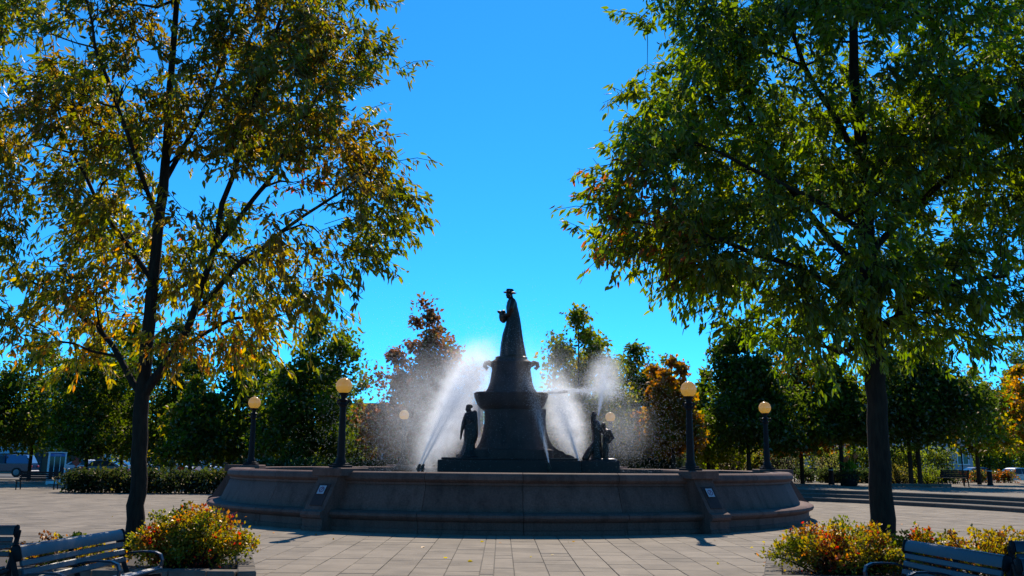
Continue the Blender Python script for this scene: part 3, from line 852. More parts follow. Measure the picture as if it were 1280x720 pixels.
def far_tree(name, label, px, D, ytop, ybot, halfw, pal, wts, n=3200, seed=0, leaf=0.30, trunk_r=0.12, shape=1.0, cx_off=0, gap=0.3, ntr=1, group='trees round the plaza', cat='tree'):
    """a tree behind the plaza: crown between two heights of the photograph, halfw in its pixels"""
    global rng
    rng = np.random.default_rng(seed + 100)
    base = at(px, 576, D); gzz = gz(base.x, D) - 0.02
    t = thing(name, label, cat, (base.x, D, gzz), group=group)
    zt, zb = at(px, ytop, D).z - gzz, at(px, ybot, D).z - gzz
    rw = halfw * mpp(D) * 1.12
    n = int(n * 5.2)
    H = zt - zb
    ox = cx_off * mpp(D)
    # several leaders of different height make a ragged crown
    ncl = 120
    nl = 6
    lo = np.concatenate([[0], rng.uniform(.30, .62, nl - 1)]) * rw
    la = rng.random(nl) * .6 + np.arange(nl) * 2 * np.pi / (nl - 1)
    lt = np.concatenate([[1.0], rng.uniform(.58, .92, nl - 1) if shape >= 1 else rng.uniform(.45, .78, nl - 1)])
    lk = rng.choice(nl, ncl, p=np.array([.32] + [.68 / (nl - 1)] * (nl - 1)))
    u = rng.random(ncl) ** (1.0 if shape >= 1 else 1.25)
    lk[:nl] = np.arange(nl); u[:nl] = .97
    prof = np.clip((1 - u) ** .6 * 1.1, .06, 1) * np.clip(u * 5 + .5, 0, 1)
    th = rng.random(ncl) * 2 * np.pi
    rr = rw * .66 * prof * np.sqrt(rng.random(ncl))
    C = np.stack([ox + lo[lk] * np.cos(la[lk]) + rr * np.cos(th), lo[lk] * np.sin(la[lk]) + rr * np.sin(th), zb + H * (.05 + .92 * u * lt[lk])], 1)
    b = BM()
    for k in range(ntr):
        o = (k - (ntr - 1) / 2) * 0.5
        tube(b, [(o, 0, -.1), (o * .95, 0, zb * .5), (o * .8 + ox * .3, 0.03, zb + .2 * H), (ox * .7, 0, zb + .5 * H), (ox, 0, zb + .92 * H)], [trunk_r * 1.15, trunk_r, trunk_r * .8, trunk_r * .5, .02], 8)
    build('trunk', b, M['bark2'], t, smooth=70)
    b = BM()
    nodes = [Vector((ox * .5 * s, 0, zb * .8 + H * s)) for s in np.linspace(0, .85, 9)]
    branches(b, nodes, [trunk_r * .5] * 9, C, n=4)
    build('branches', b, M['bark2'], t)['kind'] = 'stuff'
    wq = (1.15 - .6 * u) ** 1.5; ci = rng.choice(ncl, n, p=wq / wq.sum())
    cr = rng.uniform(.45, 1.1, ncl) * max(.5, rw * .44) * (1.10 - .55 * u)
    d = unit(rng.normal(size=(n, 3))) * (rng.random(n) ** .7 * np.where(rng.random(n) < .12, 1.45, 1.0))[:, None]
    P = C[ci] + d * cr[ci][:, None] * np.array([1, 1, .8])
    P = P[P[:, 2] > zb * .86 - .15]; ci = ci[:len(P)]
    n = len(P)
    A = unit(rng.normal(size=(n, 3)) + np.array([0, 0, -.35]))
    L_ = rng.uniform(.6, 1.15, n) * leaf; W = L_ * rng.uniform(.45, .7, n)
    cc = pick(pal, ncl, wts)
    colr = (.5 * cc[ci] + .5 * pick(pal, n, wts)) * rng.uniform(.7, 1.2, (n, 1))
    link('foliage', leaf_mesh('foliage', P, A, L_, W, colr, M['leaf_far'], full=False), t)['kind'] = 'stuff'
    return t

def shrub(name, label, loc, rad, n, pal, wts, seed, leaf=0.045, stems=26, group=None, cat='shrub', spiky=0.25, mat='leaf_shrub', stem_mat='bark2', flat=False, nm_part='foliage'):
    """a bush: stems fanning out of the ground, leaves along their outer length"""
    global rng
    rng = np.random.default_rng(seed + 500)
    t = thing(name, label, cat, loc, group=group)
    b = BM()
    P, A = [], []
    per = n // stems
    for k in range(stems):
        th = rng.random() * 2 * np.pi; q = math.sqrt(rng.random())
        if flat:
            foot = np.array([rad[0] * rng.uniform(-.97, .97), rad[1] * rng.uniform(-.9, .9), 0])
            tip = foot + np.array([rng.normal() * .12, rng.normal() * .12, rad[2] * rng.uniform(.82, 1.0 + spiky * .3)])
        else:
            foot = np.array([rad[0] * .35 * q * math.cos(th), rad[1] * .35 * q * math.sin(th), 0])
            hz = math.sqrt(max(0.05, 1 - q * q * .9))
            tip = np.array([rad[0] * q * math.cos(th), rad[1] * q * math.sin(th), rad[2] * hz * rng.uniform(.8, 1.0 + spiky)])
        mid_ = (foot + tip) / 2 + np.array([0, 0, .12 * rad[2]]) + rng.normal(size=3) * .03 * rad[2]
        tube(b, [foot, mid_, tip], [.012, .008, .003] if leaf < .1 else [.03, .02, .006], 4, cap=False)
        u = rng.random(per) ** .55
        c = (1 - u)[:, None] ** 2 * foot + 2 * (u * (1 - u))[:, None] * mid_ + (u ** 2)[:, None] * tip
        sp = np.array(rad) * (.16 if not flat else .2) * (1.12 - .85 * u[:, None])
        if flat: sp = np.array([min(rad[0], .35), min(rad[1], .3), .25 * rad[2]]) * (1.05 - .6 * u[:, None])
        P.append(c + rng.normal(size=(per, 3)) * sp)
        A.append(rng.normal(size=(per, 3)) * .8 + (tip - foot)[None] / np.linalg.norm(tip - foot) * .5)
    build('stems', b, M[stem_mat], t)['kind'] = 'stuff'
    P = np.concatenate(P); A = unit(np.concatenate(A))
    ok = P[:, 2] > 0.0; P, A = P[ok], A[ok]; n = len(P)
    L_ = rng.uniform(.7, 1.25, n) * leaf; W = L_ * rng.uniform(.5, .7, n)
    # colour in patches
    f = np.array([mnoise.noise(Vector(p * (2.2 if leaf < .1 else .6)) + Vector((seed * 3.1, 0, 0))) for p in P[::1]])
    order = np.clip((f * .9 + .5 + rng.normal(size=n) * .22), 0, .999)
    pal_ = np.array(pal, float); cum = np.cumsum(np.array(wts, float) / sum(wts))
    colr = pal_[np.minimum(np.searchsorted(cum, order), len(pal_) - 1)] * rng.uniform(.7, 1.25, (n, 1))
    link(nm_part, leaf_mesh(nm_part, P, A, L_, W, colr, M[mat], full=False), t)['kind'] = 'stuff'
    return t

# ------------------------------------------------------------------ the two ash trees in front
G1, G2, G3, YL, OR, RD = (.075, .085, .008), (.11, .115, .009), (.045, .058, .008), (.24, .18, .012), (.34, .12, .012), (.34, .045, .012)
BRN = (.15, .085, .012)
DT = 12.6
tb = at(168, 676, DT)
BED = 0.38
def T(px, py, dy=0.0, base=tb, D=DT):
    p = at(px, py, D + dy)
    return (p.x - base.x, dy, p.z - BED)
def Er(px, py, rx, ry, dy, rD, base=tb, D=DT):
    p = T(px, py, dy, base, D); s = mpp(D)
    return (p[0], p[1], p[2], rx * s, rD, ry * s * 1.05)
def lim(lst, base, D):
    return [(*T(px, py, dy, base, D), r_) for px, py, dy, r_ in lst]
trunkL = [(-.03, 0, -0.1, .15), (T(168, 668)[0], 0, .25, .12), (*T(172.5, 600), .106), (*T(177, 500), .098), (*T(184, 430, .05), .088), (*T(193, 330, .1), .075), (*T(204, 240, .1), .07), (*T(212, 120, .0), .05), (*T(225, -40, .0), .035), (*T(235, -170, 0), .015)]
limbsL = [lim([(180, 492, 0, .07), (212, 450, -.1, .06), (240, 400, -.2, .052), (262, 330, -.2, .045), (290, 220, -.1, .036), (330, 90, 0, .035), (370, -40, .1, .02)], tb, DT),
          lim([(176, 492, 0, .05), (150, 445, .2, .042), (120, 408, .4, .034), (70, 370, .6, .024), (20, 340, .8, .014)], tb, DT),
          lim([(245, 390, -.2, .04), (300, 330, -.5, .032), (380, 270, -.8, .022), (460, 215, -1.0, .012)], tb, DT),
          lim([(190, 350, .1, .04), (140, 280, .5, .032), (90, 190, .8, .024), (50, 90, 1.0, .014)], tb, DT),
          lim([(205, 230, .1, .04), (260, 130, .8, .03), (300, 20, 1.2, .022), (330, -60, 1.4, .012)], tb, DT),
          lim([(200, 280, .1, .035), (160, 170, -.8, .028), (120, 60, -1.2, .02), (100, -40, -1.4, .012)], tb, DT),
          lim([(268, 310, -.2, .04), (340, 220, .3, .03), (400, 120, .6, .022), (430, 30, .7, .012)], tb, DT),
          lim([(222, 435, -.1, .03), (290, 398, -.4, .022), (350, 395, -.7, .012)], tb, DT)]
ellL = [Er(235, 90, 205, 150, 0, 2.2), Er(260, -120, 190, 150, 0, 2.0), Er(80, 230, 110, 140, .4, 1.6), Er(360, 130, 120, 130, 0, 1.6),
        Er(415, 260, 92, 90, -.5, 1.1), Er(95, 395, 95, 62, .5, 1.0), Er(330, 355, 95, 60, -.4, 1.0), Er(210, 300, 120, 70, .2, 1.3), Er(-30, 100, 100, 170, .6, 1.6),
        Er(270, 425, 70, 30, -.2, .7), Er(420, 30, 70, 80, .2, 1.0)]
accL = [((*T(130, 415, .4),), 1.3, OR, .35), ((*T(120, 400, .4),), 1.7, YL, .55), ((*T(330, 400, -.5),), 1.2, YL, .5), ((*T(270, 425, -.2),), .7, OR, .4), ((*T(205, 265, 0),), .45, (.42, .07, .015), .8),
        ((*T(375, 235, -.6),), .45, (.40, .08, .015), .55), ((*T(430, 160, -.4),), 1.0, BRN, .6), ((*T(300, 60, 0),), 2.0, BRN, .3), ((*T(100, 120, 0),), 1.6, BRN, .3)]
big_tree('leaning ash tree with olive, yellow and orange leaves and a forked trunk', (tb.x, DT, BED), trunkL, limbsL, ellL, 450, 7, 20,
         [G1, G2, G3, BRN, YL], [6, 5, 3.4, 2.4, .8], accL, 21)

DT2 = 11.9
tb2 = at(1105, 690, DT2)
def lim2(lst): return lim(lst, tb2, DT2)
def T2(px, py, dy=0.0): return T(px, py, dy, tb2, DT2)
def E2(px, py, rx, ry, dy, rD): return Er(px, py, rx, ry, dy, rD, tb2, DT2)
trunkR = [(0, 0, -0.1, .21), (T2(1104, 680)[0], 0, .16, .165), (*T2(1101, 610), .14), (*T2(1096, 500), .125), (*T2(1090, 420), .135), (*T2(1086, 340), .115), (*T2(1078, 220), .09), (*T2(1068, 90), .065), (*T2(1066, -60), .045), (*T2(1066, -200), .015)]
limbsR = [lim2([(1090, 415, 0, .06), (1135, 385, -.2, .05), (1185, 355, -.4, .04), (1260, 345, -.6, .022)]),
          lim2([(1088, 350, 0, .06), (1030, 290, .3, .05), (975, 220, .5, .04), (930, 130, .7, .026), (900, 50, .8, .014)]),
          lim2([(1088, 380, 0, .05), (1010, 340, -.4, .04), (900, 300, -.8, .028), (800, 278, -1.0, .016), (748, 268, -1.0, .008)]),
          lim2([(1080, 240, 0, .05), (1130, 160, .4, .04), (1190, 70, .8, .028), (1240, -20, 1.0, .014)]),
          lim2([(1076, 200, 0, .05), (1020, 110, -.7, .036), (980, 20, -1.0, .024), (950, -60, -1.2, .012)]),
          lim2([(1084, 320, 0, .05), (1150, 250, .6, .04), (1230, 190, 1.0, .028), (1310, 140, 1.3, .014)]),
          lim2([(1092, 430, 0, .035), (1050, 440, -.3, .026), (990, 425, -.6, .014)]),
          lim2([(1082, 290, 0, .04), (1000, 240, -.8, .03), (900, 190, -1.1, .02), (830, 160, -1.2, .01)])]
ellR = [E2(1060, 110, 240, 150, 0, 2.4), E2(1070, -130, 220, 150, 0, 2.1), E2(870, 110, 95, 120, -.4, 1.3), E2(850, 250, 105, 80, -.6, 1.2), E2(800, 272, 75, 38, -.9, .8),
        E2(990, 300, 170, 100, 0, 1.7), E2(1180, 250, 150, 130, .3, 1.8), E2(1010, 385, 120, 45, -.2, 1.1), E2(1190, 385, 80, 45, -.2, 1.0), E2(1270, 120, 120, 160, .5, 1.8),
        E2(900, 335, 70, 36, -.5, .8)]
accR = [((*T2(770, 290, -1),), 1.1, (.14, .05, .02), .28), ((*T2(850, 230, -.6),), 1.4, (.16, .16, .015), .35), ((*T2(1010, 210, .2),), 1.2, (.14, .17, .015), .4), ((*T2(1180, 370, -.2),), 1.0, (.12, .15, .014), .35)]
big_tree('broad green ash tree with a straight dark trunk among yellow shrubs', (tb2.x, DT2, BED), trunkR, limbsR, ellR, 660, 7, 22,
         [(.06, .09, .008), (.09, .125, .009), (.04, .06, .008), (.15, .17, .01)], [5, 5, 3, 2], accR, 33)

# ------------------------------------------------------------------ planting beds
def bed(label, pts):
    """kerbed bed with the given corners (counter-clockwise)"""
    t = thing('planting_bed', label, 'planter', (0, 0, 0), group='planting beds with kerbs')
    q = BM(); prism(q, pts, -.1, BED - .05, 'xy')
    build('soil', q, M['soil'], t)
    w = .2
    for i in range(len(pts)):
        a, c = Vector((*pts[i], 0)), Vector((*pts[(i + 1) % len(pts)], 0))
        d = c - a; Ln = d.length; n = max(1, round(Ln / .42)); an = math.atan2(d.y, d.x)
        for k in range(n):
            u0, u1 = Ln * k / n + .004 + (-.1 if k == 0 else 0), Ln * (k + 1) / n - .004 - (.108 if k == n - 1 else 0)
            m_ = a + d / Ln * (u0 + u1) / 2
            q = BM(); box(q, (0, 0, 0), (u1 - u0, w, BED + .1), None, .012)
            build('kerb_stone', q, M['kerb'], t, loc=(m_.x, m_.y, (BED - .1) / 2 + random.uniform(-.004, .004)), rot=(0, 0, an))
    return t
bed('kerbed planting bed round the leaning tree', [(-8.4, 10.55), (-2.92, 10.55), (-3.75, 13.3), (-8.4, 13.9)])
bed('kerbed planting bed round the straight dark trunk', [(2.90, 10.45), (8.6, 10.45), (8.6, 13.7), (3.7, 13.2)])

SY, SO, SR_, SG, SD = (.27, .19, .018), (.34, .12, .014), (.36, .03, .018), (.12, .13, .016), (.10, .04, .018)
shrub('autumn_shrub', 'dense round yellow, orange and red shrub at the end of the blue bench', (-3.82, 11.3, BED - .05), (.80, .66, .60), 14000, [SG, SY, SO, SR_], [3.4, 4.2, 2.2, 1.0], 1, stems=110, leaf=.047, spiky=.24, group='autumn shrubs in the beds')
shrub('autumn_shrub', 'thin reddish shrub peeping over the back of the blue bench', (-5.25, 11.2, BED - .05), (.75, .5, .27), 2200, [SG, SY, SO, SD], [2, 3, 2, 2], 2, stems=26, leaf=.05, spiky=.5, group='autumn shrubs in the beds')
shrub('autumn_shrub', 'wide yellow and red shrub spilling over the kerb beside the dark trunk', (3.92, 11.15, BED - .05), (.95, .72, .49), 12500, [SG, SY, SO, SR_, SD], [3.4, 4.2, 2.0, 1.1, 1], 3, stems=100, leaf=.047, spiky=.3, group='autumn shrubs in the beds')
shrub('autumn_shrub', 'yellow shrub with red tips growing behind the bench backrest', (5.55, 11.0, BED - .05), (.95, .6, .37), 5600, [SG, SY, SY, SO, SD], [2.5, 3, 2, 1.4, 1], 4, stems=48, leaf=.05, spiky=.6, group='autumn shrubs in the beds')
shrub('autumn_shrub', 'small red and yellow shrub right at the foot of the dark trunk', (4.85, 11.25, BED - .05), (.45, .4, .42), 1800, [SG, SY, SO, SR_], [2, 2, 2.4, 2], 5, stems=22, leaf=.05, spiky=.6, group='autumn shrubs in the beds')

# ------------------------------------------------------------------ benches
def bench(label, loc, rz, mat=None, length=1.85):
    """local: runs along +Y, faces +X, back at X=0"""
    mt = mat or M['bench']
    t = thing('slat_bench', label, 'bench', loc, rz, 'slatted benches by the planting beds')
    # (x, z, tilt about y, width, thickness)
    sl_ = [(-0.038, .80, R(14), .13, .05), (-.008, .705, R(14), .058, .026), (.012, .630, R(14), .058, .026), (.032, .555, R(14), .058, .026)]
    for (x_, z_, tl, w_, th) in sl_:
        q = BM(); L2 = length / 2
        if w_ > .12:   # rolled top rail
            prof = []
            for k in range(13):
                a = R(-30) + R(250) * k / 12
                prof.append((.036 * math.cos(a) - .008, .022 + .036 * math.sin(a)))
            prof = [(.026, -.052), (.030, .0)] + [(p[0], p[1]) for p in prof[1:]] + [(-.002, -.052)]
            A = [q.verts.new((p[0], -L2, p[1])) for p in prof]; B_ = [q.verts.new((p[0], L2, p[1])) for p in prof]
            q.faces.new(A[::-1]); q.faces.new(B_)
            for i in range(len(prof)): q.faces.new((A[i], A[(i + 1) % len(prof)], B_[(i + 1) % len(prof)], B_[i]))
            build('back_slat', q, mt, t, smooth=40, loc=(x_, 0, z_), rot=(0, -tl, 0))
        else:
            box(q, (0, 0, 0), (th, length, w_), None, .008)
            build('back_slat', q, mt, t, loc=(x_, 0, z_), rot=(0, -tl, 0))
    for k in range(6):
        x_ = .10 + k * .063; z_ = .415 + .012 * k - .03 * math.sin(k / 5 * math.pi)
        q = BM(); box(q, (0, 0, 0), (.053, length, .028), None, .009)
        build('seat_slat', q, mt, t, loc=(x_, 0, z_), rot=(0, R(-4) + (R(28) if k == 5 else 0), 0))
    for y_ in (-length / 2 - .02, 0.0, length / 2 + .02):
        q = BM()
        s = .024
        def bar(p, r_): tube(q, p, r_, 6)
        bar([(-.085, y_, .80), (-.05, y_, .68), (.0, y_, .54), (.06, y_, .40), (.03, y_, .2), (-.06, y_, .0)], [.026, .026, .026, .03, .026, .026])
        bar([(.06, y_, .39), (.24, y_, .375), (.41, y_, .40), (.43, y_, .3), (.39, y_, .15), (.41, y_, .0)], [.026] * 6)
        if y_ != 0: box(q, (-.04, y_, .79), (.085, .03, .14), Matrix.Rotation(R(-14), 4, 'Y'), .02)
        build('end_frame', q, M['iron'], t, smooth=50)
        q = BM()
        pth = [(.0, .60), (.10, .625), (.22, .635), (.34, .63), (.40, .605), (.42, .55), (.41, .46)]
        for (xa, za), (xb, zb) in zip(pth, pth[1:]):
            d = Vector((xb - xa, 0, zb - za)); 
            box(q, ((xa + xb) / 2, y_, (za + zb) / 2), (d.length + .012, .055, .018), Matrix.Rotation(-math.atan2(d.z, d.x), 4, 'Y'), .004)
        build('armrest', q, mt, t, smooth=40)
    return t
bench('blue-grey slatted bench with its end by the round autumn shrub', (-4.10, 8.98, 0), R(-3))
bench('blue-grey slatted bench set square to the bench by the round autumn shrub', (-5.30, 7.88, 0), R(-90))
bench('slatted bench coloured with a brown reflection, in the bed corner behind the blue-grey benches', (-6.37, 10.30, 0), R(-88), M['bench_brown_reflection'])
bench('blue-grey slatted bench in front of the yellow shrub with red tips', (4.03, 8.68, 0), R(180 + 7), None, 1.5)
bench('blue-grey slatted bench set square to the bench before the yellow shrub', (5.09, 7.68, 0), R(-90))
bench('blue-grey slatted bench standing square between bed and the yellow shrub bench', (5.97, 9.40, 0), R(-90))

# ------------------------------------------------------------------ trees behind the plaza
dG, mG, yG, oY, oR, rB, rD = (.038, .055, .009), (.06, .085, .01), (.13, .135, .012), (.26, .17, .013), (.40, .13, .012), (.15, .055, .025), (.11, .04, .02)
far_tree('maple_tree', 'dark olive tree in front of the brown brick building and pickup', 38, 62, 415, 562, 72, [dG, mG, yG], [5, 3, 1], 3000, 1)
far_tree('maple_tree', 'dark tree with one yellow low branch near the phone booth', 108, 58, 425, 570, 62, [dG, mG, yG], [5, 3, 1], 2800, 2)
far_tree('maple_tree', 'bright green tree seen behind the fork of the leaning tree', 152, 66, 392, 574, 56, [mG, yG, dG], [4, 3, 1], 2600, 3)
far_tree('maple_tree', 'very tall dark tree behind the leaning tree', 215, 60, 398, 580, 72, [dG, dG, mG], [5, 3, 1], 3200, 4)
far_tree('maple_tree', 'dark tree with a yellow patch low down beside the white banner', 238, 52, 470, 572, 42, [dG, mG, oY], [5, 3, 1.2], 2400, 5)
far_tree('maple_tree', 'big dark green tree behind the lamp on the rim before the hedge', 312, 56, 388, 580, 78, [dG, mG, yG], [6, 3, .6], 3800, 6)
far_tree('maple_tree', 'dense dark green tree with a yellow-green edge beside the spray', 388, 52, 392, 585, 68, [dG, mG, yG], [5, 3, 1], 3800, 7)
far_tree('maple_tree', 'small yellow-topped tree in front of the flat roofed red brick building', 446, 64, 498, 580, 22, [oY, yG, mG], [3, 2, 2], 1300, 8)
far_tree('maple_tree', 'pointed reddish brown tree behind the paired jets', 529, 50, 370, 578, 70, [(.12, .055, .025), rD, (.075, .062, .018)], [4, 3, 3], 4400, 9, shape=.6)
far_tree('maple_tree', 'upright yellow-green tree behind the pedestal', 724, 50, 382, 578, 66, [mG, yG, oY], [4, 3, 1], 3600, 10)
far_tree('maple_tree', 'dark green tree between the yellow-green and the orange trees', 797, 54, 426, 582, 58, [dG, mG, yG, oY], [5, 2, 1, .6], 2800, 11)
far_tree('maple_tree', 'narrow bright orange tree behind the lamp on its buttress', 842, 47, 444, 570, 36, [(.24, .09, .014), (.17, .12, .013), (.16, .06, .014), (.08, .085, .012)], [4, 2, 2, 1.5], 2600, 12)
far_tree('maple_tree', 'low green tree squeezed behind the orange tree', 885, 56, 462, 580, 40, [mG, yG], [3, 2], 1500, 13)
far_tree('maple_tree', 'large dark green tree behind the lamp beside the steps', 936, 50, 395, 560, 72, [dG, mG], [5, 2], 4400, 14)
far_tree('maple_tree', 'dark tree with orange-brown leaves beside the steps lamp', 1002, 54, 425, 562, 58, [dG, rB, oR, mG], [4, 2, 1, 2], 3000, 15)
far_tree('maple_tree', 'mid green slender tree behind the flower pot', 1052, 50, 430, 552, 34, [mG, yG, dG], [3, 2, 2], 2200, 16)
far_tree('maple_tree', 'very dark spreading tree with two stems in front of the pale building', 1143, 50, 398, 552, 86, [dG, dG, mG], [5, 3, 1], 5200, 17, ntr=2)
far_tree('maple_tree', 'airy yellow-green young tree behind the white square sign', 1222, 56, 455, 566, 34, [yG, oY, mG], [3, 2, 2], 1700, 18)
far_tree('maple_tree', 'orange and green tree in front of the balcony house', 1284, 60, 456, 560, 42, [oR, oY, mG, yG], [3, 2, 3, 2], 2300, 19)
far_tree('spruce_tree', 'dark pointed evergreen above the orange tree', 1296, 70, 372, 545, 46, [dG, dG, mG], [5, 3, 1], 2600, 20, shape=.6)
far_tree('maple_tree', 'shadowy green tree behind the spray and the bronze group', 768, 64, 448, 586, 56, [mG, yG, dG], [3, 2, 2], 2200, 22)
far_tree('maple_tree', 'broad low green tree hidden behind the pedestal', 640, 68, 500, 586, 60, [dG, mG], [3, 2], 2200, 23)
far_tree('maple_tree', 'olive tree standing at the edge beyond the bench in the bed corner', -40, 60, 430, 560, 50, [dG, mG, yG], [4, 3, 1.5], 2200, 24)
# ------------------------------------------------------------------ hedges and far shrubs
def hedge(label, px0, px1, D, ytop, depth, pal, wts, n, seed, group='clipped hedges round the plaza', leaf=.13, dz=None):
    a, c = at(px0, 576, D), at(px1, 576, D)
    z0 = gz((a.x + c.x) / 2, D) if dz is None else dz
    h = at(px0, ytop, D).z - z0
    n = int(n * 1.8)
    return shrub('hedge', label, ((a.x + c.x) / 2, D, z0 - .03), ((c.x - a.x) / 2, depth, h), n, pal, wts, seed, leaf=leaf * 1.25, stems=max(20, int((c.x - a.x) * 12)), group=group, cat='hedge', flat=True, mat='leaf_far', spiky=.3)
hedge('long dark clipped hedge behind the leaning tree trunk', 76, 292, 43, 590, .8, [(.016, .022, .006), (.026, .034, .008), (.05, .045, .012)], [4, 3, 1], 9000, 1)
hedge('dark hedge between the globe lamps and the spray', 300, 520, 47.5, 578, .8, [(.02, .035, .01), (.04, .06, .015)], [4, 3], 7000, 2)
hedge('dark blue-green hedge behind the bronze group', 690, 850, 49, 560, .9, [(.025, .04, .018), (.04, .055, .02), (.09, .09, .02)], [4, 3, 1], 7000, 3)
hedge('yellow-topped hedge behind the curved steps lamp', 868, 1000, 60, 566, .8, [(.05, .06, .015), (.10, .10, .02), (.18, .12, .02)], [3, 3, 1.5], 5200, 4)
hedge('yellow-green hedge in front of the pale building', 1000, 1190, 62, 561, .8, [(.04, .06, .012), (.10, .12, .02), (.16, .15, .02)], [3, 3, 1.5], 7000, 5)
hedge('low dark hedge at the back of the terrace', 1000, 1200, 57, 588, .6, [(.02, .03, .01), (.035, .045, .012)], [4, 3], 5200, 6)
hedge('clipped green hedge before the balcony house', 1216, 1300, 93.8, 560, 1.2, [(.07, .10, .015), (.11, .14, .02)], [3, 3], 4200, 7, leaf=.2, dz=0)
hedge('reddish low hedge beside the parked cars', 1195, 1262, 62, 590, .5, [(.06, .05, .015), (.18, .06, .02), (.05, .06, .012)], [3, 2, 2], 2200, 8, leaf=.1)
for i, (px, D, h, w, pal, lab) in enumerate(((1122, 54, 1.15, .85, [(.05, .05, .015), (.12, .10, .02)], 'brownish round shrub on the terrace beside the low kerb'), (1158, 54, 1.1, .95, [(.08, .10, .015), (.20, .17, .02)], 'yellow-green round shrub on the terrace by the dark bench'),
                                             (915, 57, 2.4, 1.2, [(.10, .09, .06), (.14, .12, .09)], 'thin grey twiggy shrub behind the rim lamp'), (975, 57, 2.3, 1.3, [(.10, .09, .06), (.07, .09, .03)], 'loose grey-green twiggy shrub beside the steps lamp'),
                                             (1040, 59, 2.1, 1.2, [(.09, .08, .04), (.12, .12, .03)], 'loose brown-green shrub behind the flower pot'))):
    p = at(px, 576, D)
    shrub('round_shrub', lab, (p.x, D, gz(p.x, D) - .03), (w, w, h), 1500 if h < 1.5 else 1100, pal, [3, 2], 60 + i, leaf=.10, stems=34, group='shrubs on the terrace', mat='leaf_far')

# ------------------------------------------------------------------ street furniture on the terrace
def on_ground(px, py):
    """ground (plaza or terrace) point under a pixel"""
    for D in np.arange(20, 90, .05):
        p = at(px, py, D)
        if p.z <= gz(p.x, D): return Vector((p.x, D, gz(p.x, D)))
    return at(px, py, 60)
def bollard(label, px, py, h=.95):
    p = on_ground(px, py)
    t = thing('bollard', label, 'bollard', p, group='black bollards on the terrace')
    q = BM(); lathe(q, [(.17, -.02), (.17, .06), (.14, .09), (.135, h - .2), (.15, h - .17), (.15, h - .12), (.12, h - .06), (.05, h)], 16); build('post', q, M['iron'], t, smooth=40)
    q = BM(); lathe(q, [(.152, h - .16), (.156, h - .145), (.152, h - .13)], 16); build('band', q, M['white'], t)
bollard('short black bollard in front of the silver parked cars', 1238, 606.5)
bollard('short black bollard beside the flower pot', 1039.5, 605.5)
p = on_ground(1063, 607.5)
t = thing('flower_pot', 'round dark flower pot overflowing with trailing greens and orange canna flowers', 'flower pot', p)
q = BM(); lathe(q, [(.28, -.02), (.36, .05), (.46, .35), (.50, .5), (.54, .54), (.54, .6), (.46, .6), (.44, .52)], 24); build('pot', q, M['iron'], t, smooth=40)
rng = np.random.default_rng(77)
n = 900; th = rng.random(n) * 6.28; rr = rng.uniform(.25, .7, n)
P = np.stack([rr * np.cos(th), rr * np.sin(th), .72 - (rr - .25) ** 2 * rng.uniform(0, 2.6, n) + rng.normal(size=n) * .06], 1)
link('trailing_greens', leaf_mesh('trailing_greens', P, unit(rng.normal(size=(n, 3)) + np.array([0, 0, -.6])), rng.uniform(.07, .14, n), rng.uniform(.04, .07, n), pick([(.06, .07, .015), (.12, .10, .02), (.08, .05, .02)], n), M['leaf_far'], full=False), t)['kind'] = 'stuff'
n = 46; P = np.stack([rng.normal(size=n) * .12, rng.normal(size=n) * .12, rng.uniform(.6, 1.1, n)], 1)
link('canna_leaves', leaf_mesh('canna_leaves', P, unit(rng.normal(size=(n, 3)) * .45 + np.array([0, 0, .9])), rng.uniform(.35, .5, n), rng.uniform(.11, .16, n), pick([(.05, .13, .02), (.09, .16, .02)], n), M['leaf_far']), t)['kind'] = 'stuff'
for k in range(5):
    q = BM(); c = Vector((rng.normal() * .16, rng.normal() * .1, 1.32 + rng.random() * .3))
    tube(q, [(c.x * .5, c.y * .5, .6), c], [.012, .008], 5)
    for j in range(5):
        uvs(q, c + Vector(rng.normal(size=3)) * .045, .055, 8, 6, (1, .8, 1.2))
    build('flower', q, M['orange'], t, smooth=60)

def sign_post(label, px, py_plate, D, size, mat, diamond=False, name='street_sign', side=None, foot=True):
    c = at(px, py_plate, D); g = gz(c.x, D) if D < 66 else 0.0
    t = thing(name, label, 'sign', (c.x, D, g))
    h = c.z - g
    q = BM(); tube(q, [(0, .05, -.1), (0, .05, h + size * .4)], .035, 8); build('post', q, M['iron'], t, smooth=60)
    q = BM(); box(q, (0, 0, h), (size, .03, side or size), Matrix.Rotation(R(45) if diamond else 0, 4, 'Y'), .006); build('plate', q, mat, t)
    return t, h
t, h = sign_post('white square sign on a black post before the dark two-stemmed tree', 1201, 553, 52, .40, M['signwhite'])
t, h = sign_post('red diamond road sign beside the phone booth', 95.5, 577.5, 60, .44, M['red'], True)
q = BM(); box(q, (0, -.019, h), (.06, .006, .40), Matrix.Rotation(R(45), 4, 'Y')); build('mark', q, M['orange'], t)
t, h = sign_post('small red diamond road sign above the long hedge', 226, 585, 62, .34, M['red'], True)
t, h = sign_post('tall narrow white banner sign beside the yellow leaves', 257, 575, 56, .38, M['signblue'], False, 'banner_sign', side=1.15)
p = on_ground(101.5, 604)
t = thing('sidewalk_barrel', 'small red traffic barrel in front of the hedge end', 'barrel', (at(102, 596, 55).x, 55, 0))
q = BM(); lathe(q, [(.26, 0), (.26, .08), (.20, .1), (.19, .5), (.17, .52), (.17, 1.0), (.12, 1.06)], 16); build('body', q, M['red'], t, smooth=40)
q = BM(); lathe(q, [(.192, .55), (.196, .57), (.194, .68), (.19, .7)], 16); build('band', q, M['white'], t)

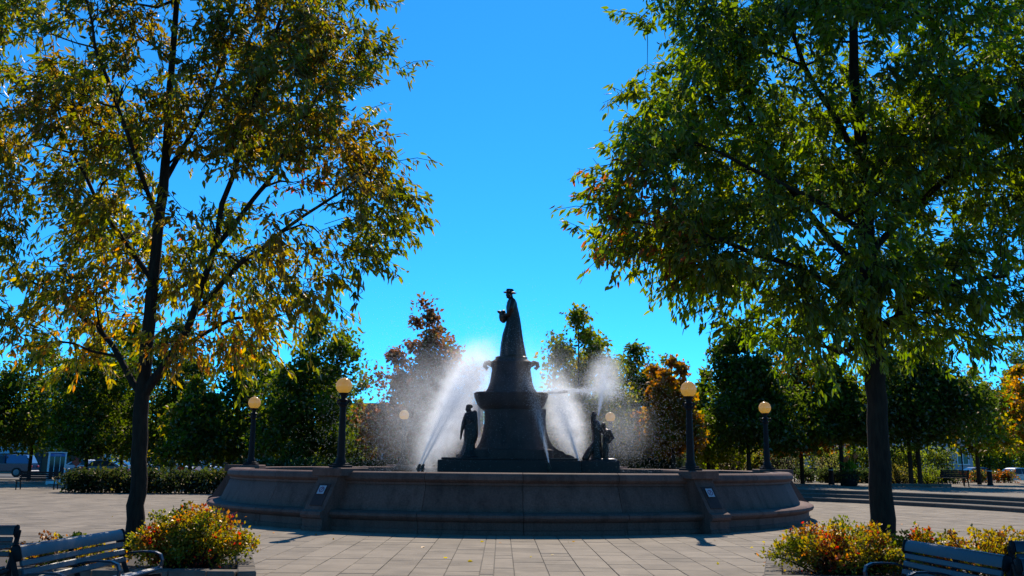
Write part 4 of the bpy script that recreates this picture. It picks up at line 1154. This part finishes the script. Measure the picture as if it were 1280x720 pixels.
# phone booth
p = at(70, 590, 55)
pb = thing('phone_booth', 'white framed glass phone booth with a blue top band', 'phone booth', (p.x, p.y, 0), R(28))
W2 = .46; Hb = 2.0; pb.scale = (.95, .95, .92)
for sx in (-1, 1):
    for sy in (-1, 1):
        q = BM(); box(q, (sx * W2, sy * W2, Hb / 2), (.09, .09, Hb), None, .01); build('corner_post', q, M['white'], pb)
q = BM(); box(q, (0, 0, Hb + .015), (1.06, 1.06, .06), None, .01); build('roof', q, M['white'], pb)
for sx, sy in ((0, -1), (1, 0), (-1, 0), (0, 1)):
    q = BM(); box(q, (sx * (W2 + .02), sy * (W2 + .02), Hb - .14), (.88 if sx == 0 else .04, .04 if sx == 0 else .88, .19), None, .004); build('blue_band', q, M['boothblue'], pb)
    q = BM(); box(q, (sx * (W2 + .046), sy * (W2 + .046), Hb - .14), (.40 if sx == 0 else .008, .008 if sx == 0 else .40, .06)); build('lettering_band', q, M['signwhite'], pb)
    if (sx, sy) == (-1, 0): continue
    q = BM(); box(q, (sx * (W2 - .01), sy * (W2 - .01), 1.05), (.84 if sx == 0 else .012, .012 if sx == 0 else .84, 1.5)); build('pane', q, M['glass'] if sx == 0 else M['boothgrey'], pb)
    for f in (-.16, .16):
        q = BM(); box(q, (sx * W2 + (f if sx == 0 else 0), sy * W2 + (f if sx != 0 else 0), 1.0), (.035 if sx == 0 else .03, .03 if sx == 0 else .035, 1.75)); build('mullion', q, M['white'], pb)
    q = BM(); box(q, (sx * W2, sy * W2, .2), (.86 if sx == 0 else .035, .035 if sx == 0 else .86, .3)); build('kick_panel', q, M['white'], pb)
q = BM(); box(q, (0, .30, 1.2), (.28, .14, .5), None, .02); build('telephone', q, M['iron'], pb)
q = BM(); tube(q, [(-.1, .2, 1.25), (-.15, .12, 1.0), (-.12, .16, .8), (-.08, .2, .95)], .015, 6); build('cord', q, M['iron'], pb)

# dark bench by the booth, bench on the terrace
def far_bench(label, px, py, length, rz, facing=1):
    p = on_ground(px, py)
    t = thing('park_bench', label, 'bench', p, rz, 'benches away from the fountain')
    for k in range(4):
        q = BM(); box(q, (0, .22 + .03 * k, .52 + .10 * k), (length, .03, .085), None, .006); build('back_slat', q, M['iron'], t)
    for k in range(4):
        q = BM(); box(q, (0, -.22 + .12 * k, .44), (length, .10, .03), None, .006); build('seat_slat', q, M['iron'], t)
    for s in (-1, 1):
        q = BM()
        tube(q, [(s * length * .46, .36, .9), (s * length * .46, .2, .44), (s * length * .46, .28, 0)], .03, 6); tube(q, [(s * length * .46, .2, .43), (s * length * .46, -.26, .43), (s * length * .46, -.3, 0)], .03, 6)
        build('leg_frame', q, M['iron'], t)
    return t
far_bench('dark slatted bench in front of the phone booth', 46, 612, 1.9, R(8))
far_bench('dark bench on the terrace beside the yellow-green round shrub', 1192, 608, 1.5, R(175))
far_bench('black bench along the low dark hedge beyond the rim lamp', 1006, 602, 2.2, R(180))
far_bench('black bench behind the hedge beside the dark straight trunk', 1087, 601, 1.8, R(180))
# low kerb round the terrace shrubs
a = on_ground(1112, 608); c = on_ground(1186, 608.5)
t = thing('low_kerb', 'low dark kerb in front of the terrace shrubs', 'kerb', (a.x, a.y, a.z - .01))
nst = 5
for k in range(nst):
    q = BM(); Ln = c.x - a.x; bx(q, Ln * k / nst + .005, Ln * (k + 1) / nst - .005, -.1, .1, 0, .16, .015); build('kerb_stone', q, M['kerb'], t)
# distant street lamp
c = at(790.5, 525.5, 60)
t = thing('street_lamp', 'lone globe street lamp on a thin pole behind the fountain spray', 'lamp', (c.x, 60, gz(c.x, 60)))
hh = c.z - gz(c.x, 60)
q = BM(); lathe(q, [(.14, 0), (.14, .2), (.07, .4), (.05, hh - .3), (.1, hh - .22), (.1, hh - .19)], 12); build('pole', q, M['iron'], t, smooth=40)
q = BM(); uvs(q, (0, 0, hh), .2, 20, 12); build('globe', q, M['globe'], t, smooth=179)

# ------------------------------------------------------------------ cars
def car(name, label, cat, loc, rz, paint, kind='sedan', group='cars parked along the street'):
    """local: nose towards -X, sits on z=0"""
    t = thing(name, label, cat, loc, rz, group)
    if kind == 'pickup':
        L2, W, belt, roof, wb, wr = 2.75, .96, 1.05, 1.78, 1.75, .38
        body = [(-2.75, .45), (-2.78, .75), (-2.65, .98), (-1.35, 1.08), (2.70, 1.06), (2.76, .8), (2.74, .45)]
        cab = [(-1.30, 1.06), (-.75, 1.72), (-.5, 1.78), (.72, 1.78), (.78, 1.06)]
        glasses = [[(-1.12, 1.12), (-.72, 1.64), (-.28, 1.66), (-.28, 1.12)], [(-.2, 1.12), (-.2, 1.66), (.62, 1.66), (.64, 1.12)]]
    else:
        L2, W, belt, roof, wb, wr = 2.25, .88, .92, 1.43, 1.35, .32
        body = [(-2.25, .32), (-2.30, .55), (-2.15, .74), (-1.05, .92), (1.55, .95), (2.22, .90), (2.30, .62), (2.24, .32)]
        cab = [(-1.10, .92), (-.35, 1.38), (0, 1.44), (.75, 1.41), (1.58, .95)]
        glasses = [[(-.92, .96), (-.33, 1.34), (.12, 1.37), (.12, .96)], [(.19, .96), (.19, 1.37), (.70, 1.35), (1.28, .98)]]
    q = BM(); vv = prism(q, body, -W, W)
    for v in q.verts:
        if v.co.z > .7: v.co.y *= .97
        if v.co.z < .5: v.co.y *= .95
    bmesh.ops.bevel(q, geom=q.edges[:], offset=.06, segments=2, affect='EDGES')
    # wheel arches: dark recess discs
    build('body', q, paint, t, smooth=35)
    q = BM(); prism(q, cab, -W * .93, W * .93)
    for v in q.verts:
        if v.co.z > belt + .2: v.co.y *= .82
    bmesh.ops.bevel(q, geom=q.edges[:], offset=.05, segments=2, affect='EDGES')
    build('cabin', q, paint, t, smooth=35)
    if kind == 'pickup':
        q = BM(); prism(q, [(.86, 1.062), (.80, 1.80), (2.35, 1.76), (2.68, 1.062)], -W * .93, W * .93)
        for v in q.verts:
            if v.co.z > 1.4: v.co.y *= .85
        bmesh.ops.bevel(q, geom=q.edges[:], offset=.05, segments=2, affect='EDGES')
        cp_ = build('bed_cap', q, M['capblue'], t, smooth=35)
    for g in glasses:
        for s in (-1, 1):
            q = BM()
            def yy(z): return s * W * (.93 - .11 * min(1, max(0, (z - belt) / .35)) + .012)
            A = [q.verts.new((x_, yy(z_), z_)) for x_, z_ in g]; B_ = [q.verts.new((x_, yy(z_) - s * .03, z_)) for x_, z_ in g]
            q.faces.new(A); q.faces.new(B_[::-1])
            for i in range(4): q.faces.new((A[i], B_[i], B_[(i + 1) % 4], A[(i + 1) % 4]))
            build('side_window', q, M['glass'], t)
    # windscreen and rear window
    c0, c1 = Vector((cab[0][0], 0, cab[0][1])), Vector((cab[1][0], 0, cab[1][1]))
    e1, e0 = Vector((cab[-2][0], 0, cab[-2][1])), Vector((cab[-1][0], 0, cab[-1][1]))
    for nm, lo, hi, s in (('windscreen', c0, c1, -1), ('rear_window', e0, e1, 1)):
        q = BM(); d = (hi - lo); nrm = Vector((s * abs(d.z), 0, abs(d.x))).normalized() * .012
        l2, h2 = lo.lerp(hi, .12) + nrm, lo.lerp(hi, .9) + nrm
        A = [q.verts.new((l2.x, -W * .82, l2.z)), q.verts.new((l2.x, W * .82, l2.z)), q.verts.new((h2.x, W * .68, h2.z)), q.verts.new((h2.x, -W * .68, h2.z))]
        B_ = [q.verts.new(v.co - nrm * 2.5) for v in A]
        q.faces.new(A); q.faces.new(B_[::-1])
        for i in range(4): q.faces.new((A[i], B_[i], B_[(i + 1) % 4], A[(i + 1) % 4]))
        build(nm, q, M['glass'], t)
    for sx in (-1, 1):
        for s in (-1, 1):
            q = BM(); lathe(q, [(wr * .62, -.10), (wr * .95, -.11), (wr, -.07), (wr, .07), (wr * .95, .11), (wr * .62, .10)], 20)
            w_ = build('wheel', q, M['rubber'], t, smooth=40, loc=(sx * wb, s * (W - .08), wr), rot=(R(90), 0, 0))
            q = BM(); lathe(q, [(.05, -.115), (wr * .6, -.105), (wr * .62, .105), (.05, .118)], 12); build('rim', q, M['rim'], w_, smooth=40)
            q = BM(); box(q, (sx * (L2 - .0) , s * W * .72, .68 if kind != 'pickup' else .85), (.12, .34, .15), None, .03)
            build('headlight' if sx < 0 else 'tail_light', q, M['clear'] if sx < 0 else M['lampred'], t)
            q = BM()
        q = BM(); box(q, (sx * (L2 + .03), 0, .45), (.12, W * 1.8, .16), None, .04); build('bumper', q, M['cargrey'] if kind != 'pickup' else M['rim'], t)
    for s in (-1, 1):
        q = BM(); uvs(q, (cab[0][0] + .28, s * (W + .06), belt + .12), .09, 10, 8, (.6, 1, .8)); build('mirror', q, paint, t, smooth=60)
        q = BM(); box(q, (.0, s * (W * .985), belt - .08), (.18, .03, .03)); build('door_handle', q, M['rim'], t)
    return t
p = at(-6, 600, 76)
car('pickup_truck', 'dark blue pickup truck with a pale blue bed cap by the brick building', 'pickup truck', (p.x + .2, 76, -.03), R(6), M['carblue'], 'pickup')
carspots = [(126, 74, M['carteal'], 'teal car with a glinting roof behind the hedge end'), (148, 80, M['cargrey'], 'grey car half hidden behind the leaning trunk'), (206, 76, M['carwhite'], 'white car behind the long hedge beside the small red sign'),
            (108, 82, M['carwhite'], 'white car behind the red barrel'), (242, 80, M['silver'], 'silver car behind the hedge below the white banner'),
            (1225, 80, M['cargrey'], 'dark grey car behind the reddish low hedge'), (1268, 74, M['silver'], 'silver sedan with a glinting rear behind the black bollard'), (1300, 84, M['carteal'], 'teal car cut by the picture edge beyond the silver sedan')]
for i, (px, D, mt, lab) in enumerate(carspots):
    p = at(px, 590, D)
    car('parked_car', lab, 'car', (p.x, D, -.03), R(random.uniform(-14, 14) + (180 if i % 2 else 0)), mt)

# ------------------------------------------------------------------ buildings behind
def building(name, label, px0, px1, D, ytop, wallmat, storeys, ncol, depth=10, roofmat=None, base_z=0.0, group=None, win=(1.0, 1.4), door=True, parapet=True):
    a, c = at(px0, 576, D), at(px1, 576, D)
    zt = at((px0 + px1) / 2, ytop, D).z - base_z
    t = thing(name, label, 'building', ((a.x + c.x) / 2, D, base_z - .02), group=group)
    hw = (c.x - a.x) / 2
    q = BM(); bx(q, -hw, hw, 0, depth, -.3, zt - .25, .02); build('wall', q, wallmat, t)
    q = BM(); bx(q, -hw - .25, hw + .25, -.25, depth + .25, zt - .25, zt, .03); build('roof', q, roofmat or M['roof'], t)
    sh = (zt - .4) / storeys
    for s in range(storeys):
        for k in range(ncol):
            x_ = -hw + (k + .5) * 2 * hw / ncol; z_ = s * sh + sh * .55
            if door and s == 0 and k == ncol // 2:
                q = BM(); bx(q, x_ - .55, x_ + .55, -.06, .05, 0, 2.15, .01); d_ = build('door', q, M['roof'], t)
                q = BM(); bx(q, x_ + .38, x_ + .44, -.12, -.06, 1.0, 1.12); build('handle', q, M['rim'], d_)
                continue
            q = BM(); wv, hv = win
            for (u0, u1, v0, v1) in ((-wv / 2 - .08, -wv / 2, -hv / 2, hv / 2), (wv / 2, wv / 2 + .08, -hv / 2, hv / 2), (-wv / 2 - .08, wv / 2 + .08, hv / 2, hv / 2 + .1), (-.03, .03, -hv / 2, hv / 2)):
                bx(q, x_ + u0, x_ + u1, -.09, .02, z_ + v0, z_ + v1)
            w_ = build('window', q, M['white'], t)
            q = BM(); bx(q, x_ - wv / 2, x_ + wv / 2, -.04, .02, z_ - hv / 2, z_ + hv / 2); build('pane', q, M['glass'], w_)
            q = BM(); bx(q, x_ - wv / 2 - .14, x_ + wv / 2 + .14, -.16, .02, z_ - hv / 2 - .1, z_ - hv / 2); build('sill', q, M['white'], w_)
    return t, hw, zt
t, hw, zt = building('shop_building', 'long low brown brick shop building behind the pickup truck', -60, 128, 96, 520, M['brick'], 1, 8, win=(1.6, 1.6))
q = BM(); prism(q, [(-.02, 3.3), (-1.6, 2.5), (-1.6, 2.3), (-.02, 2.4)], hw - 4.0, hw + .2, 'yz'); build('awning', q, M['roof'], t)
sg = thing('shop_sign', 'pale blue lettered board on the brick wall above the pickup truck', 'sign', (at(2, 557, 95).x, 95.7, at(2, 557, 95).z - .8))
q = BM(); bx(q, -.9, .9, 0, .12, 0, 1.5, .02); build('board', q, M['signblue'], sg)
q = BM(); bx(q, -.6, -.45, -.02, -.002, .3, 1.2); bx(q, -.3, .2, -.02, -.002, .9, 1.1); bx(q, -.1, .05, -.02, -.002, .3, .9); bx(q, .3, .7, -.02, -.002, .35, .55); build('lettering', q, M['roof'], sg)
building('brick_house', 'beige and brown building seen between the trunks behind the long hedge', 129, 205, 92, 536, M['beige'], 1, 4)
building('brick_house', 'dark brick building behind the dense dark green trees', 206, 380, 98, 540, M['brick'], 1, 7)
building('brick_building', 'red brick building with a flat dark roof behind the small yellow-topped tree', 392, 600, 112, 504, M['brick2'], 2, 8, 12)
building('pale_building', 'pale blue-grey sided building behind the dark two-stemmed tree', 1040, 1216, 92, 540, M['siding'], 1, 7)
building('long_building', 'low dark brick building behind the hedge and the orange tree', 800, 1030, 104, 556, M['brick'], 1, 9)
t, hw, zt = building('balcony_house', 'dark house with a white railed balcony behind the clipped hedge', 1218, 1330, 100, 522, M['beige'], 2, 4)
zb_ = 1.6 + 100 * .031
q = BM(); bx(q, -hw, 0.5, -1.5, 0, zb_ - .3, zb_, .02); bal = build('balcony', q, M['white'], t)
for k in range(15):
    q = BM(); x_ = -hw + .05 + k * (hw + .4) / 14; bx(q, x_ - .03, x_ + .03, -1.46, -1.40, zb_, zb_ + .95); build('baluster', q, M['white'], bal)
q = BM(); bx(q, -hw, .5, -1.49, -1.37, zb_ + .95, zb_ + 1.03); build('rail', q, M['white'], bal)

# fallen leaves on the paving
rng = np.random.default_rng(5)
for i in range(110):
    x_, y_ = rng.uniform(-11, 11), rng.uniform(11.5, 27)
    if math.hypot(x_ - FC.x, y_ - FC.y) < 9.6 or abs(x_) > .55 * y_ or (2.6 < abs(x_) < 8 and 10 < y_ < 14.4): continue
    n = 1
    me = leaf_mesh('fallen_leaf', np.zeros((1, 3)), np.array([[math.cos(i), math.sin(i), 0.05]]), [rng.uniform(.06, .1)], [rng.uniform(.03, .05)], pick([OR, YL, BRN], 1), M['leaf_ash'])
    o = link('fallen_leaf', me, None, (x_, y_, .012)); tag(o, 'single fallen autumn leaf lying on the pale paving', 'leaf', 'fallen leaves on the paving')

# ------------------------------------------------------------------ fountain water
def drops_mesh(name, P, S):
    n = len(P)
    T4 = np.array([[1, 1, 1], [1, -1, -1], [-1, 1, -1], [-1, -1, 1]]) / 1.732
    q = rng.normal(size=(n, 4)); q /= np.linalg.norm(q, axis=1, keepdims=True)
    w, x_, y_, z_ = q.T
    Rm = np.stack([np.stack([1 - 2 * (y_ * y_ + z_ * z_), 2 * (x_ * y_ - z_ * w), 2 * (x_ * z_ + y_ * w)], -1),
                   np.stack([2 * (x_ * y_ + z_ * w), 1 - 2 * (x_ * x_ + z_ * z_), 2 * (y_ * z_ - x_ * w)], -1),
                   np.stack([2 * (x_ * z_ - y_ * w), 2 * (y_ * z_ + x_ * w), 1 - 2 * (x_ * x_ + y_ * y_)], -1)], 1)
    V = P[:, None, :] + np.einsum('nij,kj->nki', Rm, T4) * S[:, None, None]
    F = np.array([[0, 1, 2], [0, 3, 1], [0, 2, 3], [1, 3, 2]])
    me = bpy.data.meshes.new(name)
    me.vertices.add(n * 4); me.vertices.foreach_set('co', V.reshape(-1).astype(np.float32))
    loops = (F[None] + (np.arange(n) * 4)[:, None, None]).reshape(-1)
    me.loops.add(len(loops)); me.loops.foreach_set('vertex_index', loops.astype(np.int32))
    me.polygons.add(n * 4); me.polygons.foreach_set('loop_start', (np.arange(n * 4) * 3).astype(np.int32))
    me.update(calc_edges=True)
    me.materials.append(M['drop'])
    return me
def jet(label, p0, p1, bend, n, spread, core=.02, seed=0, pw=.8, size=(.006, .013), over=1.25):
    """stream from p0 to p1 (sagging by bend), breaking up into droplets that fan out"""
    global rng
    rng = np.random.default_rng(seed + 900)
    p0, p1 = Vector(p0), Vector(p1)
    t = thing('water_jet', label, 'water jet', p0, group='fountain jets')
    d = p1 - p0
    f = lambda u: d * u + Vector((0, 0, bend * 4 * u * (1 - u) if u <= 1 else -bend * 4 * (u - 1) * 1.2))
    q = BM()
    us = [0, .08, .16, .26, .38, .5]
    tube(q, [f(u) for u in us], [core, core * 1.0, core * .9, core * .75, core * .5, core * .15], 6)
    build('stream', q, M['drop'], t, smooth=60)
    u = rng.random(n) ** pw * over
    base = np.array([list(f(x_)) for x_ in u])
    sig = core * .5 + spread * u ** 1.15
    side = rng.normal(size=(n, 3)) * sig[:, None]
    link('droplets', drops_mesh('droplets', base + side, rng.uniform(size[0], size[1], n)), t)['kind'] = 'stuff'
def J(px, py, D): 
    p = at(px, py, D); return (p.x, p.y, p.z)
jet('slanting water jet rising from the outer of the paired nozzles', J(524.5, 580, 29.2), J(586, 456, 29.4), .10, 9000, .15, .018, 1, 1.0, (.005, .011))
jet('slanting water jet rising from the inner of the paired nozzles', J(528.5, 580, 29.1), J(602, 455, 29.4), .14, 9000, .17, .018, 2, 1.0, (.005, .011))
jet('water jet rising from the plinth edge beside the bronze group', J(723, 576, 28.4), J(694, 492, 28.8), .10, 8000, .20, .018, 3, 1.0, (.005, .011), 1.1)
jet('water jet rising in front of the pedestal plinth', J(686, 578, 28.0), J(662, 476, 28.5), .10, 5000, .16, .016, 4, 1.0, (.005, .010), 1.1)
jet('thin water jet shooting up behind the bronze group', J(748, 519, 29.4), J(758, 458, 29.5), .0, 4500, .13, .016, 5, 1.0, (.005, .011))
jet('level water jet between the bowl and the bronze group', J(722, 487, 29.5), J(672, 493, 29.4), .03, 3000, .07, .02, 6)
jet('level water jet spreading from the bowl spout away from the pedestal', J(700, 490.5, 29.5), J(756, 489, 29.6), .03, 4200, .12, .02, 7, over=1.4)
jet('water falling from the pedestal bowl beside the draped figure', J(598, 500, 29.3), J(600, 564, 29.3), .0, 2200, .05, .01, 8, over=1.0)
# nozzles
for lab, px, py, D in (('small bronze nozzle, outer of the pair in the basin', 523.3, 583, 29.2), ('small bronze nozzle, inner of the pair in the basin', 527.8, 583, 29.1), ('small nozzle at the plinth corner beside the bronze group', 723.4, 580, 28.6), ('small nozzle in front of the plinth', 686.4, 582, 28.0)):
    c = at(px, py, D)
    t = thing('nozzle', lab, 'nozzle', (c.x, D, 1.06), group='fountain nozzles')
    hh = c.z - 1.06
    q = BM(); tube(q, [(0, 0, -.3), (0, 0, hh - .06), (0.01 if px < 640 else -.01, 0, hh - .02), (0.05 if px < 640 else -.03, 0, hh + .07)], [.05, .05, .06, .04], 8); build('pipe', q, M['bronze'], t, smooth=50)
    q = BM(); lathe(q, [(.08, hh - .1), (.08, hh - .05)], 12); build('collar', q, M['bronze'], t)
c = at(705, 490, 29.5)
t = thing('nozzle', 'short dark spout above the bowl edge on the pedestal', 'nozzle', (c.x, c.y, c.z), group='fountain nozzles')
q = BM(); tube(q, [(-.75, 0, -.06), (-.3, 0, -.02), (0, 0, 0.0), (.12, 0, .02)], [.03, .035, .045, .035], 8); build('pipe', q, M['bronze'], t, smooth=50)
q = BM(); lathe(q, [(.06, -.03), (.06, .05)], 10); build('collar', q, M['bronze'], t)

# drifting spray: droplets
rng = np.random.default_rng(42)
clouds = [(565, 515, 45, 55, .9, 15000), (540, 545, 60, 45, 1.2, 9000), (598, 462, 26, 30, .6, 9000), (680, 482, 20, 26, .5, 5000), (700, 520, 26, 38, .7, 6000), (748, 482, 26, 26, .6, 5000), (775, 540, 40, 36, .9, 6000), (650, 440, 22, 30, .5, 2500), (720, 540, 40, 30, .8, 4000), (500, 500, 50, 60, 1.2, 5000)]
PP, SS = [], []
for px, py, sx, sy, sd_, n in clouds:
    c = at(px, py, 29.6); s = mpp(29.6)
    q = np.stack([c.x + rng.normal(size=n) * sx * s, 29.6 + rng.normal(size=n) * sd_, c.z + rng.normal(size=n) * sy * s], 1)
    PP.append(q); SS.append(rng.uniform(.003, .0085, n))
PP, SS = np.concatenate(PP), np.concatenate(SS)
ok = (PP[:, 2] > 1.1) & (np.hypot(PP[:, 0], PP[:, 1] - FC.y) < 7.8)
o = link('spray_droplets', drops_mesh('spray_droplets', PP[ok], SS[ok]))
tag(o, 'fine white spray droplets drifting round the pedestal', 'spray', kind='stuff')

# drifting spray: fine mist lit by the sun
def mist(label, px, py, rx, ry, rD, dens, tilt=0.0, D=29.6):
    c = at(px, py, D); s = mpp(D)
    m, nt, N, L = nodes_of('mist')
    out = N.new("ShaderNodeOutputMaterial")
    pv = N.new("ShaderNodeVolumePrincipled")
    pv.inputs['Color'].default_value = (0.97, 0.98, 1, 1); pv.inputs['Anisotropy'].default_value = 0.55
    tc = N.new("ShaderNodeTexCoord")
    ln = N.new("ShaderNodeVectorMath"); ln.operation = 'LENGTH'; L.new(tc.outputs['Object'], ln.inputs[0])
    mr = N.new("ShaderNodeMapRange"); mr.interpolation_type = 'SMOOTHERSTEP'
    mr.inputs[1].default_value = 1.0; mr.inputs[2].default_value = 0.0; mr.inputs[3].default_value = 0.0; mr.inputs[4].default_value = dens
    L.new(ln.outputs['Value'], mr.inputs[0])
    nz = N.new("ShaderNodeTexNoise"); nz.inputs['Scale'].default_value = 3.0; nz.inputs['Detail'].default_value = 3
    gp = N.new("ShaderNodeNewGeometry"); L.new(gp.outputs['Position'], nz.inputs['Vector'])
    m2 = N.new("ShaderNodeMapRange"); m2.inputs[1].default_value = .3; m2.inputs[2].default_value = .7; m2.inputs[3].default_value = .3; m2.inputs[4].default_value = 1.5
    L.new(nz.outputs[0], m2.inputs[0])
    mm = N.new("ShaderNodeMath"); mm.operation = 'MULTIPLY'; L.new(mr.outputs[0], mm.inputs[0]); L.new(m2.outputs[0], mm.inputs[1])
    L.new(mm.outputs[0], pv.inputs['Density']); L.new(pv.outputs[0], out.inputs['Volume'])
    q = BM(); bmesh.ops.create_icosphere(q, subdivisions=3, radius=1.0)
    o = build('mist', q, m, None)
    o.location = c; o.scale = (rx * s, rD, ry * s); o.rotation_euler = (0, tilt, 0)
    tag(o, label, 'mist', kind='stuff')
mist('bright mist fanning from the paired jets towards the pedestal', 568, 512, 40, 122, 1.1, 1.9, R(27))
mist('brightest puff of mist beside the pedestal shaft', 590, 474, 54, 68, 1.4, .85, R(12))
mist('pale mist hanging over the basin before the reddish tree', 545, 515, 115, 110, 2.4, .14)
mist('thin mist wrapped round the whole pedestal', 655, 508, 115, 115, 2.6, .15)
mist('mist between the pedestal and the bronze group', 706, 520, 34, 84, 1.0, 1.5, R(-18))
mist('mist round the thin jet above the bronze group', 755, 474, 34, 46, .8, .9, R(8))
mist('faint mist drifting before the orange tree', 775, 535, 60, 60, 1.5, .10)

# ------------------------------------------------------------------ wood on the skyline
rng = np.random.default_rng(8)
n = 26000
x_ = rng.uniform(-110, 110, n); k_ = np.array([6.5 + 2.6 * mnoise.noise(Vector((v * .09, 3.0, 0))) + 1.4 * mnoise.noise(Vector((v * .35, 9.0, 0))) for v in x_])
P = np.stack([x_, rng.uniform(130, 140, n), k_ * rng.random(n) ** .6 + .3], 1)
o = link('distant_wood', leaf_mesh('distant_wood', P, unit(rng.normal(size=(n, 3))), rng.uniform(.8, 1.5, n), rng.uniform(.5, .9, n), pick([dG, mG, yG, rB], n, [5, 4, 1.4, 1]), M['leaf_far'], full=False))
tag(o, 'low wooded skyline far beyond the street', 'wood', kind='stuff')
